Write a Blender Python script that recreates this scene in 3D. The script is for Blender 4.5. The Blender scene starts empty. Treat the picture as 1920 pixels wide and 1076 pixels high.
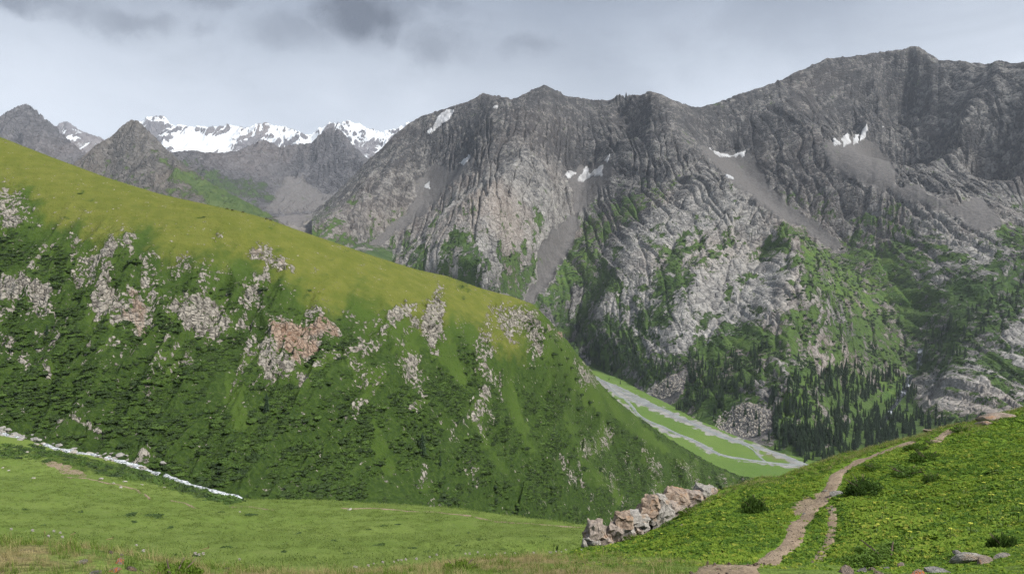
import bpy, math, random
import numpy as np

# ------------------------------------------------------------------ camera, sky, sun, exposure
SC = bpy.context.scene
COL = SC.collection
F, CX, HY = 1400.0, 960.0, 480.0            # survey of the view: focal length in photo pixels, axis column, eye-level row
random.seed(7)
RNG = np.random.default_rng(11)

cam = bpy.data.cameras.new('camera')
cam.lens, cam.sensor_width = 36.0 * F / 1920.0, 36.0
cam.shift_y = -(538.0 - HY) / 1920.0
cam.clip_start, cam.clip_end = 0.1, 60000.0
camo = bpy.data.objects.new('camera', cam)
camo.rotation_euler = (math.radians(90), 0, 0)
COL.objects.link(camo)
SC.camera = camo

SUN_EL, SUN_AZ = math.radians(51), math.radians(121)     # azimuth from +Y (view axis) towards +X
world = bpy.data.worlds.new('World')
SC.world = world
world.use_nodes = True


def node(nt, typ, **kw):
    n = nt.nodes.new(typ)
    for k, v in kw.items():
        if k.startswith('i_'):
            key = k[2:]
            key = int(key) if key.isdigit() else key.replace('_', ' ')
            if isinstance(v, bpy.types.NodeSocket):
                nt.links.new(v, n.inputs[key])
            else:
                n.inputs[key].default_value = v
        else:
            setattr(n, k, v)
    return n


def build_world():
    nt = world.node_tree
    nt.nodes.clear()
    sky = node(nt, 'ShaderNodeTexSky', sky_type='NISHITA', sun_disc=False, sun_elevation=SUN_EL,
               sun_rotation=SUN_AZ, altitude=3000.0, air_density=1.0, dust_density=2.0)
    skym = node(nt, 'ShaderNodeVectorMath', operation='SCALE', i_0=sky.outputs[0], i_Scale=0.05)
    tc = node(nt, 'ShaderNodeTexCoord')
    d = tc.outputs['Generated']
    sep = node(nt, 'ShaderNodeSeparateXYZ', i_0=d)

    def M(op, a, b=None, c=None, clamp=False):
        n = node(nt, 'ShaderNodeMath', operation=op, use_clamp=clamp)
        for i, v in enumerate((a, b, c)):
            if v is None:
                continue
            if isinstance(v, bpy.types.NodeSocket):
                nt.links.new(v, n.inputs[i])
            else:
                n.inputs[i].default_value = v
        return n.outputs[0]

    def mixc(fac, a, b):
        n = node(nt, 'ShaderNodeMix', data_type='RGBA')
        for i, v in ((0, fac), (6, a), (7, b)):
            if isinstance(v, bpy.types.NodeSocket):
                nt.links.new(v, n.inputs[i])
            else:
                n.inputs[i].default_value = v
        return n.outputs[2]

    def ramp(x, a, b):
        return node(nt, 'ShaderNodeMapRange', interpolation_type='SMOOTHSTEP', i_0=x, i_1=a, i_2=b).outputs[0]

    el = M('ADD', M('MAXIMUM', sep.outputs[2], 0.0), 0.10)
    pl = node(nt, 'ShaderNodeCombineXYZ', i_0=M('DIVIDE', sep.outputs[0], el), i_1=M('DIVIDE', sep.outputs[1], el), i_2=0.0)
    n1 = node(nt, 'ShaderNodeTexNoise', i_Vector=pl.outputs[0], i_Scale=0.55, i_Detail=6.0, i_Roughness=0.55, i_Distortion=0.4)
    n2 = node(nt, 'ShaderNodeTexNoise', i_Vector=d, i_Scale=4.2, i_Detail=7.0, i_Roughness=0.58, i_Distortion=0.25)
    n3 = node(nt, 'ShaderNodeTexNoise', i_Vector=d, i_Scale=1.5, i_Detail=3.0)
    # thin overcast: bright towards the horizon, greyer overhead
    up = ramp(sep.outputs[2], 0.12, 0.42)
    up = M('ADD', up, M('MULTIPLY', M('SUBTRACT', n3.outputs[0], 0.47), 1.5), clamp=True)
    base = mixc(up, (0.475, 0.505, 0.55, 1), (0.20, 0.228, 0.275, 1))
    grey = ramp(n1.outputs[0], 0.42, 0.70)
    base = mixc(M('MULTIPLY', grey, M('ADD', M('MULTIPLY', up, 0.62), 0.12)), base, (0.15, 0.172, 0.21, 1))
    n5 = node(nt, 'ShaderNodeTexNoise', i_Vector=node(nt, 'ShaderNodeVectorMath', operation='MULTIPLY', i_0=d, i_1=(1, 1, 2.2)).outputs[0], i_Scale=3.4, i_Detail=7.0, i_Roughness=0.6, i_Distortion=0.5)
    base = mixc(M('MULTIPLY', ramp(n5.outputs[0], 0.40, 0.66), M('ADD', M('MULTIPLY', up, 0.42), 0.10)), base, (0.15, 0.168, 0.20, 1))
    # the darker scud clouds
    warp = node(nt, 'ShaderNodeTexNoise', i_Vector=d, i_Scale=9.0, i_Detail=6.0, i_Roughness=0.6)
    wv = node(nt, 'ShaderNodeVectorMath', operation='SUBTRACT', i_0=warp.outputs[1], i_1=(0.5, 0.5, 0.5))
    wv = node(nt, 'ShaderNodeVectorMath', operation='MULTIPLY_ADD', i_0=wv.outputs[0], i_1=(0.16, 0.16, 0.10), i_2=d)
    total = None
    for px, py, rx, ry, w in ((70, 8, 90, 26, .85), (200, 42, 80, 20, .6), (660, 20, 85, 65, 1.0), (535, 60, 75, 38, .6),
                              (400, 8, 60, 22, .5), (805, 75, 70, 40, .45), (1000, 95, 60, 25, .4), (720, 0, 130, 20, .5),
                              (380, 68, 30, 16, .3)):
        v = np.array([(px - CX) / F, 1.0, (HY - py) / F]); v /= np.linalg.norm(v)
        df = node(nt, 'ShaderNodeVectorMath', operation='SUBTRACT', i_0=wv.outputs[0], i_1=tuple(v))
        df = node(nt, 'ShaderNodeVectorMath', operation='MULTIPLY', i_0=df.outputs[0], i_1=(F / rx, F / rx, F / ry))
        ln = node(nt, 'ShaderNodeVectorMath', operation='LENGTH', i_0=df.outputs[0])
        f = M('MULTIPLY', node(nt, 'ShaderNodeMapRange', interpolation_type='SMOOTHSTEP', i_0=ln.outputs[1], i_1=1.35, i_2=0.25).outputs[0], w)
        total = f if total is None else M('MAXIMUM', total, f)
    tex = ramp(n2.outputs[0], 0.30, 0.66)
    total = M('MULTIPLY', M('MULTIPLY', total, 1.25), M('ADD', M('MULTIPLY', tex, 0.65), 0.35), clamp=True)
    base = mixc(M('MULTIPLY', total, 1.0), base, (0.070, 0.080, 0.100, 1))
    base = mixc(0.12, base, skym.outputs[0])
    bg = node(nt, 'ShaderNodeBackground', i_Color=base, i_Strength=0.79)
    out = node(nt, 'ShaderNodeOutputWorld')
    nt.links.new(bg.outputs[0], out.inputs[0])


build_world()
sun = bpy.data.lights.new('sun', 'SUN')
sun.energy, sun.angle, sun.color = 2.5, math.radians(8), (1.0, 0.955, 0.88)
suno = bpy.data.objects.new('sun', sun)
suno.rotation_euler = (math.radians(90) - SUN_EL, 0, math.pi - SUN_AZ)
COL.objects.link(suno)
vs = SC.view_settings
vs.view_transform, vs.look, vs.gamma, vs.exposure, vs.use_curve_mapping = 'Standard', 'None', 1.0, 1.45, False
SC.render.engine = 'CYCLES'
SC.cycles.use_denoising = True
SC.cycles.denoising_prefilter = 'NONE'
SC.cycles.max_bounces = 2
SC.cycles.diffuse_bounces = 1
SC.cycles.volume_bounces = 0
SC.cycles.glossy_bounces = 1
SC.cycles.transmission_bounces = 1
SC.cycles.caustics_reflective = False
SC.cycles.caustics_refractive = False
SC.cycles.transparent_max_bounces = 4
SC.cycles.use_adaptive_sampling = True
SC.cycles.adaptive_threshold = 0.03


# ------------------------------------------------------------------ numeric helpers
def P(px, py, Y):
    return ((px - CX) / F * Y, Y, (HY - py) / F * Y)


_perm = np.random.default_rng(3).permutation(256).astype(np.int32)
_perm = np.concatenate([_perm, _perm])
_ang = np.random.default_rng(4).uniform(0, 2 * np.pi, 256)
_gx, _gy = np.cos(_ang), np.sin(_ang)


def gn(x, y, seed=0):
    x = np.asarray(x, float) + seed * 17.31
    y = np.asarray(y, float) - seed * 9.77
    x0, y0 = np.floor(x), np.floor(y)
    fx, fy = x - x0, y - y0
    xi, yi = x0.astype(np.int64) & 255, y0.astype(np.int64) & 255
    u, v = fx * fx * fx * (fx * (fx * 6 - 15) + 10), fy * fy * fy * (fy * (fy * 6 - 15) + 10)

    def g(a, b, dx, dy):
        h = _perm[_perm[(xi + a) & 255] + ((yi + b) & 255)]
        return _gx[h] * dx + _gy[h] * dy
    n00, n10 = g(0, 0, fx, fy), g(1, 0, fx - 1, fy)
    n01, n11 = g(0, 1, fx, fy - 1), g(1, 1, fx - 1, fy - 1)
    return ((n00 * (1 - u) + n10 * u) * (1 - v) + (n01 * (1 - u) + n11 * u) * v) * 1.5


def fbm(x, y, o=4, gain=0.5, seed=0):
    t, a, f = 0.0, 1.0, 1.0
    for i in range(o):
        t = t + a * gn(x * f, y * f, seed + i)
        a *= gain; f *= 2.03
    return t


def ridged(x, y, o=4, gain=0.5, seed=0):
    t, a, f, w = 0.0, 1.0, 1.0, 1.0
    for i in range(o):
        n = (1 - np.abs(gn(x * f, y * f, seed + i)) * 1.6)
        n = n * n * w
        t = t + a * (n - 0.45)
        w = np.clip(n * 1.5, 0, 1)
        a *= gain; f *= 2.07
    return t


def cells(x, y, seed=0):
    """Worley: distance to nearest, second nearest and a random value of the nearest cell"""
    x = np.asarray(x, float) + seed * 31.7; y = np.asarray(y, float) + seed * 11.3
    x0, y0 = np.floor(x), np.floor(y)
    d1 = np.full(x.shape, 9.0); d2 = np.full(x.shape, 9.0); rv = np.zeros(x.shape)
    for a in (-1, 0, 1):
        for b in (-1, 0, 1):
            cx, cy = (x0 + a).astype(np.int64) & 255, (y0 + b).astype(np.int64) & 255
            h = _perm[_perm[cx] + cy]
            h2 = _perm[h + 13]
            dx = x0 + a + h / 255.0 - x; dy = y0 + b + h2 / 255.0 - y
            d = np.hypot(dx, dy)
            m = d < d1
            d2 = np.where(m, d1, np.minimum(d2, d))
            rv = np.where(m, _perm[h2 + 7] / 255.0, rv)
            d1 = np.where(m, d, d1)
    return d1, d2, rv


def facets(x, y, seed=0):
    """fractured rock: every joint-bounded cell is a plane of its own tilt; also how near the joint is"""
    x = np.asarray(x, float) + seed * 31.7; y = np.asarray(y, float) + seed * 11.3
    x0, y0 = np.floor(x), np.floor(y)
    d1 = np.full(x.shape, 9.0); d2 = np.full(x.shape, 9.0); h_ = np.zeros(x.shape); vx = np.zeros(x.shape); vy = np.zeros(x.shape)
    for a in (-1, 0, 1):
        for b in (-1, 0, 1):
            cx, cy = (x0 + a).astype(np.int64) & 255, (y0 + b).astype(np.int64) & 255
            h = _perm[_perm[cx] + cy]; h2 = _perm[h + 13]
            dx = x0 + a + h / 255.0 - x; dy = y0 + b + h2 / 255.0 - y
            d = np.abs(dx) * .7 + np.abs(dy) * .7 + .4 * np.hypot(dx, dy)
            m = d < d1
            d2 = np.where(m, d1, np.minimum(d2, d))
            h_ = np.where(m, h2, h_); vx = np.where(m, dx, vx); vy = np.where(m, dy, vy)
            d1 = np.where(m, d, d1)
    k = h_.astype(np.int64)
    return _gx[k] * vx + _gy[k] * vy + .45 * (_perm[k + 29] / 255.0 - .5), np.clip(d2 - d1, 0, 1)


def sst(a, b, x):
    t = np.clip((x - a) / (b - a), 0, 1)
    return t * t * (3 - 2 * t)


def sdf(px, py, poly):
    poly = np.asarray(poly, float)
    d = np.full(px.shape, 1e9); ins = np.zeros(px.shape, bool)
    n = len(poly)
    for i in range(n):
        ax, ay = poly[i]; bx, by = poly[(i + 1) % n]
        ex, ey = bx - ax, by - ay
        t = np.clip(((px - ax) * ex + (py - ay) * ey) / (ex * ex + ey * ey + 1e-9), 0, 1)
        d = np.minimum(d, np.hypot(px - ax - t * ex, py - ay - t * ey))
        c = ((ay > py) != (by > py)) & (px < ex * (py - ay) / (ey if abs(ey) > 1e-9 else 1e-9) + ax)
        ins ^= c
    return np.where(ins, -d, d)


def area(px, py, poly, soft=8.0, wob=None):
    """soft membership of surveyed outline"""
    poly = np.asarray(poly, float)
    m = soft * 3 + 30
    sel = (px > poly[:, 0].min() - m) & (px < poly[:, 0].max() + m) & (py > poly[:, 1].min() - m) & (py < poly[:, 1].max() + m)
    out = np.zeros(px.shape)
    if sel.any():
        d = sdf(px[sel], py[sel], poly)
        if wob is not None:
            d = d + wob[sel]
        out[sel] = sst(soft, -soft, d)
    return out


class RBF:
    def __init__(self, pts, smooth=0.0):
        p = np.asarray(pts, float)
        _, i = np.unique(np.round(p[:, :2], 2), axis=0, return_index=True)
        p = p[i]
        self.c, self.sc = p[:, :2].mean(0), max(np.ptp(p[:, 0]), np.ptp(p[:, 1]))
        q = (p[:, :2] - self.c) / self.sc
        n = len(q)
        A = np.zeros((n + 3, n + 3))
        A[:n, :n] = np.hypot(q[:, None, 0] - q[None, :, 0], q[:, None, 1] - q[None, :, 1]) - smooth * np.eye(n)
        A[:n, n] = A[n, :n] = 1
        A[:n, n + 1:] = q; A[n + 1:, :n] = q.T
        self.w = np.linalg.solve(A, np.concatenate([p[:, 2], np.zeros(3)]))
        self.q = q

    def __call__(self, x, y):
        sh = np.shape(x)
        X = (np.ravel(x) - self.c[0]) / self.sc; Y = (np.ravel(y) - self.c[1]) / self.sc
        n = len(self.q)
        out = self.w[n] + self.w[n + 1] * X + self.w[n + 2] * Y
        for a in range(0, len(X), 20000):
            s = slice(a, a + 20000)
            out[s] += np.hypot(X[s, None] - self.q[None, :, 0], Y[s, None] - self.q[None, :, 1]) @ self.w[:n]
        return out.reshape(sh)


def dense(line, step):
    """points every `step` metres along a surveyed line of (px, py, Y)"""
    w = [np.array(P(*q)) for q in line]
    out = [w[0]]
    for a, b in zip(w[:-1], w[1:]):
        k = max(1, int(np.linalg.norm((b - a)[:2]) / step))
        out += [a + (b - a) * j / k for j in range(1, k + 1)]
    return out


def mesh_obj(name, v, f, mat=None, smooth=True, attrs=None, parent=None):
    """v (n,3) array, f (m,k) array or list of tuples"""
    me = bpy.data.meshes.new(name)
    v = np.asarray(v, np.float32)
    if isinstance(f, np.ndarray):
        m, k = f.shape
        me.vertices.add(len(v)); me.vertices.foreach_set('co', v.ravel())
        me.loops.add(m * k); me.loops.foreach_set('vertex_index', f.ravel().astype(np.int32))
        me.polygons.add(m)
        me.polygons.foreach_set('loop_start', np.arange(0, m * k, k, dtype=np.int32))
        me.update(calc_edges=True)
    else:
        me.from_pydata(v.tolist(), [], f)
        me.update()
    if len(me.polygons):
        me.polygons.foreach_set('use_smooth', np.full(len(me.polygons), smooth))
    for an, val in (attrs or {}).items():
        if val.ndim == 2 and val.shape[1] == 4:
            at = me.attributes.new(an, 'FLOAT_COLOR', 'POINT'); at.data.foreach_set('color', val.astype(np.float32).ravel())
        elif val.ndim == 2:
            at = me.attributes.new(an, 'FLOAT_VECTOR', 'POINT'); at.data.foreach_set('vector', val.astype(np.float32).ravel())
        elif val.dtype.kind == 'i':
            at = me.attributes.new(an, 'INT', 'POINT'); at.data.foreach_set('value', val.astype(np.int32))
        else:
            at = me.attributes.new(an, 'FLOAT', 'POINT'); at.data.foreach_set('value', val.astype(np.float32))
    for mm in (mat if isinstance(mat, (list, tuple)) else [mat]):
        if mm:
            me.materials.append(mm)
    o = bpy.data.objects.new(name, me)
    COL.objects.link(o)
    if parent:
        o.parent = parent
    return o


def tag(o, label=None, cat=None, group=None, kind=None):
    for k, v in (('label', label), ('category', cat), ('group', group), ('kind', kind)):
        if v:
            o[k] = v
    return o


class Terrain:
    """height field over a fan of ground columns; knows its own height anywhere"""
    def __init__(s, px0, px1, nc, Y0, Y1, nr, power=1.0):
        s.px0, s.px1, s.nc, s.nr, s.power = px0, px1, nc, nr, power
        s.col = np.linspace(px0, px1, nc)
        s.y0 = np.interp(s.col, *zip(*Y0)); s.y1 = np.interp(s.col, *zip(*Y1))
        t = np.linspace(0, 1, nr) ** power
        s.Y = s.y0[None, :] + (s.y1 - s.y0)[None, :] * t[:, None]
        s.X = (s.col[None, :] - CX) / F * s.Y
        s.PX = np.broadcast_to(s.col[None, :], s.Y.shape)

    def base(s, rbf, stride=3):
        # evaluate on every third column and row, then fill in
        ci = np.unique(np.r_[np.arange(0, s.nc, stride), s.nc - 1]); ri = np.unique(np.r_[np.arange(0, s.nr, stride), s.nr - 1])
        zc = rbf(s.X[np.ix_(ri, ci)], s.Y[np.ix_(ri, ci)])
        z1 = np.empty((len(ri), s.nc))
        for i in range(len(ri)):
            z1[i] = np.interp(np.arange(s.nc), ci, zc[i])
        s.Z = np.empty(s.Y.shape)
        k = np.searchsorted(ri, np.arange(s.nr), side='right') - 1
        k = np.clip(k, 0, len(ri) - 2)
        w = ((np.arange(s.nr) - ri[k]) / (ri[k + 1] - ri[k]))[:, None]
        s.Z = z1[k] * (1 - w) + z1[k + 1] * w
        return s

    @property
    def PY(s):
        return HY - F * s.Z / s.Y

    def skyline(s, line, jag=0.0, seed=0, lo=0.35):
        """settle each column's crest on the surveyed crest height"""
        a = s.Z / s.Y
        top = a.max(0)
        bot = a[0]
        tgt = (HY - np.interp(s.col, *zip(*line))) / F
        rel = np.clip((a - bot) / (top - bot + 1e-9), 0, 1)
        d = tgt - top
        k = np.exp(-(np.arange(-20, 21) / 2.5) ** 2); k /= k.sum()
        d = np.convolve(np.pad(d, 20, mode='edge'), k, mode='valid')
        s.Z += d[None, :] * s.Y * sst(lo, 1.0, rel)
        if jag:
            s.Z += jag * .4 / F * s.Y * ridged(s.X / (s.Y * .02), s.Z / (s.Y * .05), 3, .5, seed) * sst(.80, 1.0, rel)

    def at(s, x, y):
        x = np.asarray(x, float); y = np.asarray(y, float)
        c = (x / y * F + CX - s.px0) / (s.px1 - s.px0) * (s.nc - 1)
        c = np.clip(c, 0, s.nc - 1.001); ci = c.astype(int); cf = c - ci
        y0 = s.y0[ci] * (1 - cf) + s.y0[ci + 1] * cf; y1 = s.y1[ci] * (1 - cf) + s.y1[ci + 1] * cf
        r = np.clip((y - y0) / (y1 - y0), 0, 1) ** (1 / s.power) * (s.nr - 1)
        r = np.clip(r, 0, s.nr - 1.001); ri = r.astype(int); rf = r - ri
        z = s.Z
        return (z[ri, ci] * (1 - cf) + z[ri, ci + 1] * cf) * (1 - rf) + (z[ri + 1, ci] * (1 - cf) + z[ri + 1, ci + 1] * cf) * rf

    def hit(s, px, py, clamp=False):
        """ground points seen at the surveyed bearings; nan rows where the bearing misses"""
        px = np.atleast_1d(np.asarray(px, float)); py = np.atleast_1d(np.asarray(py, float))
        c = np.clip(np.round((px - s.px0) / (s.px1 - s.px0) * (s.nc - 1)).astype(int), 0, s.nc - 1)
        a = (s.Z / s.Y)[:, c]
        tgt = ((HY - py) / F)[None, :]
        if clamp:
            tgt = np.minimum(tgt, a.max(0)[None, :] - 1e-6)
        m = a >= tgt
        k = m.argmax(0); ok = m.any(0)
        k1 = np.clip(k, 1, None)
        j = np.arange(len(c))
        a0, a1 = a[k1 - 1, j], a[k1, j]
        w = np.clip((tgt[0] - a0) / (a1 - a0 + 1e-12), 0, 1)
        Y = s.Y[k1 - 1, c] * (1 - w) + s.Y[k1, c] * w
        X = (px - CX) / F * Y
        out = np.stack([X, Y, s.at(X, Y)], 1)
        out[~ok] = np.nan
        return out

    def normal(s, x, y, e=0.5):
        gx = (s.at(x + e, y) - s.at(x - e, y)) / (2 * e); gy = (s.at(x, y + e) - s.at(x, y - e)) / (2 * e)
        n = np.stack([-gx, -gy, np.ones_like(gx)], -1)
        return n / np.linalg.norm(n, axis=-1, keepdims=True)

    def build(s, name, mat, mask, label, smooth=True, flow=None, fresh=None):
        v = np.stack([s.X, s.Y, s.Z], -1).reshape(-1, 3)
        i = np.arange(s.nr - 1)[:, None] * s.nc + np.arange(s.nc - 1)[None, :]
        f = np.stack([i, i + 1, i + s.nc + 1, i + s.nc], -1).reshape(-1, 4)
        at = {'mask': np.clip(mask.reshape(-1, 4), 0, 1)}
        if flow is not None:
            at['flow'] = flow.reshape(-1, 3)
        if fresh is not None:
            at['fresh'] = np.clip(fresh.ravel(), 0, 1)
        o = mesh_obj(name, v, f, mat, smooth, at)
        return tag(o, label, None, None, 'structure')


# ------------------------------------------------------------------ materials
class NT:
    """thin wrapper for node materials"""
    def __init__(s, name):
        s.mat = bpy.data.materials.new(name); s.mat.use_nodes = True
        s.nt = s.mat.node_tree; s.nt.nodes.clear()
        s.co = node(s.nt, 'ShaderNodeTexCoord').outputs['Object']

    def m(s, op, a, b=None, clamp=False):
        n = node(s.nt, 'ShaderNodeMath', operation=op, use_clamp=clamp)
        for i, v in enumerate((a, b)):
            if v is None:
                continue
            if isinstance(v, bpy.types.NodeSocket):
                s.nt.links.new(v, n.inputs[i])
            else:
                n.inputs[i].default_value = v
        return n.outputs[0]

    def noise(s, scale, detail=4.0, rough=0.55, vec=None, dist=0.0, stretch=None):
        vec = vec or s.co
        if stretch:
            vec = node(s.nt, 'ShaderNodeVectorMath', operation='MULTIPLY', i_0=vec, i_1=stretch).outputs[0]
        return node(s.nt, 'ShaderNodeTexNoise', i_Vector=vec, i_Scale=scale, i_Detail=detail, i_Roughness=rough, i_Distortion=dist).outputs[0]

    def vor(s, scale, feature='F1', out=0, vec=None, stretch=None):
        vec = vec or s.co
        if stretch:
            vec = node(s.nt, 'ShaderNodeVectorMath', operation='MULTIPLY', i_0=vec, i_1=stretch).outputs[0]
        return node(s.nt, 'ShaderNodeTexVoronoi', feature=feature, i_Vector=vec, i_Scale=scale).outputs[out]

    def ramp(s, x, a, b, lo=0.0, hi=1.0):
        return node(s.nt, 'ShaderNodeMapRange', interpolation_type='SMOOTHSTEP', i_0=x, i_1=a, i_2=b, i_3=lo, i_4=hi).outputs[0]

    def mix(s, fac, a, b, blend='MIX'):
        n = node(s.nt, 'ShaderNodeMix', data_type='RGBA', blend_type=blend)
        for i, v in ((0, fac), (6, a), (7, b)):
            if isinstance(v, bpy.types.NodeSocket):
                s.nt.links.new(v, n.inputs[i])
            else:
                n.inputs[i].default_value = v if not isinstance(v, tuple) or len(v) == 4 else v + (1,)
        return n.outputs[2]

    def rgb(s, c):
        n = node(s.nt, 'ShaderNodeRGB'); n.outputs[0].default_value = c + (1,)
        return n.outputs[0]

    def attr(s, name='mask'):
        a = node(s.nt, 'ShaderNodeAttribute', attribute_name=name)
        sp = node(s.nt, 'ShaderNodeSeparateColor', i_0=a.outputs[0])
        return sp.outputs[0], sp.outputs[1], sp.outputs[2], a.outputs[3]

    def rand(s):
        return node(s.nt, 'ShaderNodeObjectInfo').outputs['Random']

    def out(s, color, rough=0.9, bump=None, spec=0.15, strength=1.0, dist=1.0, trans=0.0, metal=0.0):
        b = node(s.nt, 'ShaderNodeBsdfPrincipled')
        for k, v in (('Base Color', color), ('Roughness', rough), ('Specular IOR Level', spec)):
            if isinstance(v, bpy.types.NodeSocket):
                s.nt.links.new(v, b.inputs[k])
            else:
                b.inputs[k].default_value = v if not isinstance(v, tuple) or len(v) == 4 else v + (1,)
        if bump is not None:
            bn = node(s.nt, 'ShaderNodeBump', i_Height=bump, i_Strength=strength, i_Distance=dist)
            s.nt.links.new(bn.outputs[0], b.inputs['Normal'])
        sh = b.outputs[0]
        if trans:
            tr = node(s.nt, 'ShaderNodeBsdfTranslucent')
            if isinstance(color, bpy.types.NodeSocket):
                s.nt.links.new(color, tr.inputs[0])
            else:
                tr.inputs[0].default_value = color + (1,)
            mx = node(s.nt, 'ShaderNodeMixShader', i_0=trans)
            s.nt.links.new(sh, mx.inputs[1]); s.nt.links.new(tr.outputs[0], mx.inputs[2])
            sh = mx.outputs[0]
        o = node(s.nt, 'ShaderNodeOutputMaterial')
        s.nt.links.new(sh, o.inputs[0])
        return s.mat


def mountain_material(name, unit, dark, pale, warm, grass_a, grass_b, scree, snow=(0.62, 0.65, 0.69), bump=1.0):
    """unit: metres of the finest visible block. mask = vegetation, scree, snow, paleness"""
    t = NT(name)
    veg, scr, snw, pal = t.attr()
    fl = node(t.nt, 'ShaderNodeAttribute', attribute_name='flow').outputs[1]
    fresh = node(t.nt, 'ShaderNodeAttribute', attribute_name='fresh').outputs[2]
    n1 = t.noise(0.085 / unit, 5, 0.66, fl)
    n2 = t.noise(0.50 / unit, 4, 0.68)
    n3 = t.noise(0.008 / unit, 4, 0.55)
    n0 = t.noise(0.16 / unit, 4, 0.6)
    v1 = t.vor(0.22 / unit, 'F1', 1)
    vs_ = node(t.nt, 'ShaderNodeSeparateColor', i_0=v1).outputs[0]
    f = t.m('ADD', t.m('MULTIPLY', t.m('SUBTRACT', n1, 0.5), 1.5), t.m('MULTIPLY', t.m('SUBTRACT', vs_, 0.5), 0.40))
    f = t.m('ADD', f, t.m('MULTIPLY', t.m('SUBTRACT', n2, 0.5), 1.6))
    f = t.m('ADD', f, pal, clamp=True)
    rock = t.mix(f, dark, pale)
    rock = t.mix(t.m('MULTIPLY', t.ramp(n3, 0.46, 0.66, 0.0, 1.0), t.ramp(pal, .1, .6, .1, .6)), rock, t.mix(0.6, rock, warm))
    g = t.mix(t.ramp(t.m('ADD', t.m('MULTIPLY', n0, 0.6), t.m('MULTIPLY', n3, 0.4)), 0.38, 0.62), grass_a, grass_b)
    g = t.mix(fresh, g, t.mix(t.ramp(n0, .35, .65), (.044, .088, .020), (.082, .128, .028)))
    sc = t.mix(t.ramp(n2, 0.35, 0.65), tuple(c * 0.80 for c in scree), tuple(c * 1.2 for c in scree))
    c = t.mix(t.ramp(t.m('ADD', scr, t.m('MULTIPLY', t.m('SUBTRACT', n1, 0.5), 0.6)), 0.42, 0.6), rock, sc)
    vn = t.m('ADD', t.m('MULTIPLY', n1, 0.45), t.m('ADD', t.m('MULTIPLY', n2, 0.25), t.m('MULTIPLY', n0, 0.30)))
    vf = t.ramp(t.m('ADD', veg, t.m('MULTIPLY', t.m('SUBTRACT', vn, 0.5), 4.2)), 0.40, 0.60)
    c = t.mix(vf, c, g)
    sf = t.ramp(t.m('ADD', snw, t.m('MULTIPLY', t.m('SUBTRACT', n1, 0.5), 0.8)), 0.44, 0.56)
    c = t.mix(sf, c, snow)
    ck = t.ramp(t.vor(0.22 / unit, 'DISTANCE_TO_EDGE', 0), 0.0, 0.16)
    h = t.m('ADD', t.m('MULTIPLY', n1, 2.2), t.m('ADD', t.m('MULTIPLY', n2, 1.3), t.m('ADD', t.m('MULTIPLY', vs_, 0.8), t.m('MULTIPLY', ck, .9))))
    calm = t.m('SUBTRACT', 1.0, t.m('MAXIMUM', t.m('MULTIPLY', vf, 0.5), t.m('MAXIMUM', t.m('MULTIPLY', sf, 0.8), t.m('MULTIPLY', scr, 0.8))))
    return t.out(c, 0.92, t.m('MULTIPLY', h, calm), 0.1, 1.0, unit * bump)


# ------------------------------------------------------------------ the great rock range on the right
def valley_z(Y):
    return -322.0 + 14.0 * (Y - 1150.0) / 800.0


def on_valley(px, py):
    """point of the valley flat seen at a bearing"""
    Y = 1400.0
    for _ in range(8):
        Y = F * -valley_z(Y) / (py - HY)
    return np.array([(px - CX) / F * Y, Y, valley_z(Y)])


SKY_R = [(560, 420), (640, 352), (690, 300), (720, 274), (745, 247), (780, 222), (822, 206), (845, 200), (880, 190), (905, 175), (935, 180),
         (962, 186), (985, 176), (1005, 164), (1020, 160), (1045, 170), (1062, 180), (1100, 186), (1140, 188), (1160, 178), (1200, 179), (1220, 170),
         (1250, 182), (1280, 194), (1310, 202), (1350, 190), (1400, 172), (1450, 156), (1500, 132), (1550, 110), (1600, 105),
         (1640, 99), (1690, 93), (1720, 85), (1740, 98), (1760, 112), (1800, 114), (1850, 121), (1875, 112), (1890, 118), (1920, 117),
         (2000, 108), (2150, 130)]
RIDGE_Y = [(560, 4600), (690, 4300), (780, 4100), (905, 3900), (1020, 3650), (1140, 3850), (1220, 3450), (1310, 3650), (1450, 3700), (1550, 3700),
           (1720, 3550), (1760, 3600), (1850, 3300), (1920, 3000), (2150, 2600)]


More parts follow.
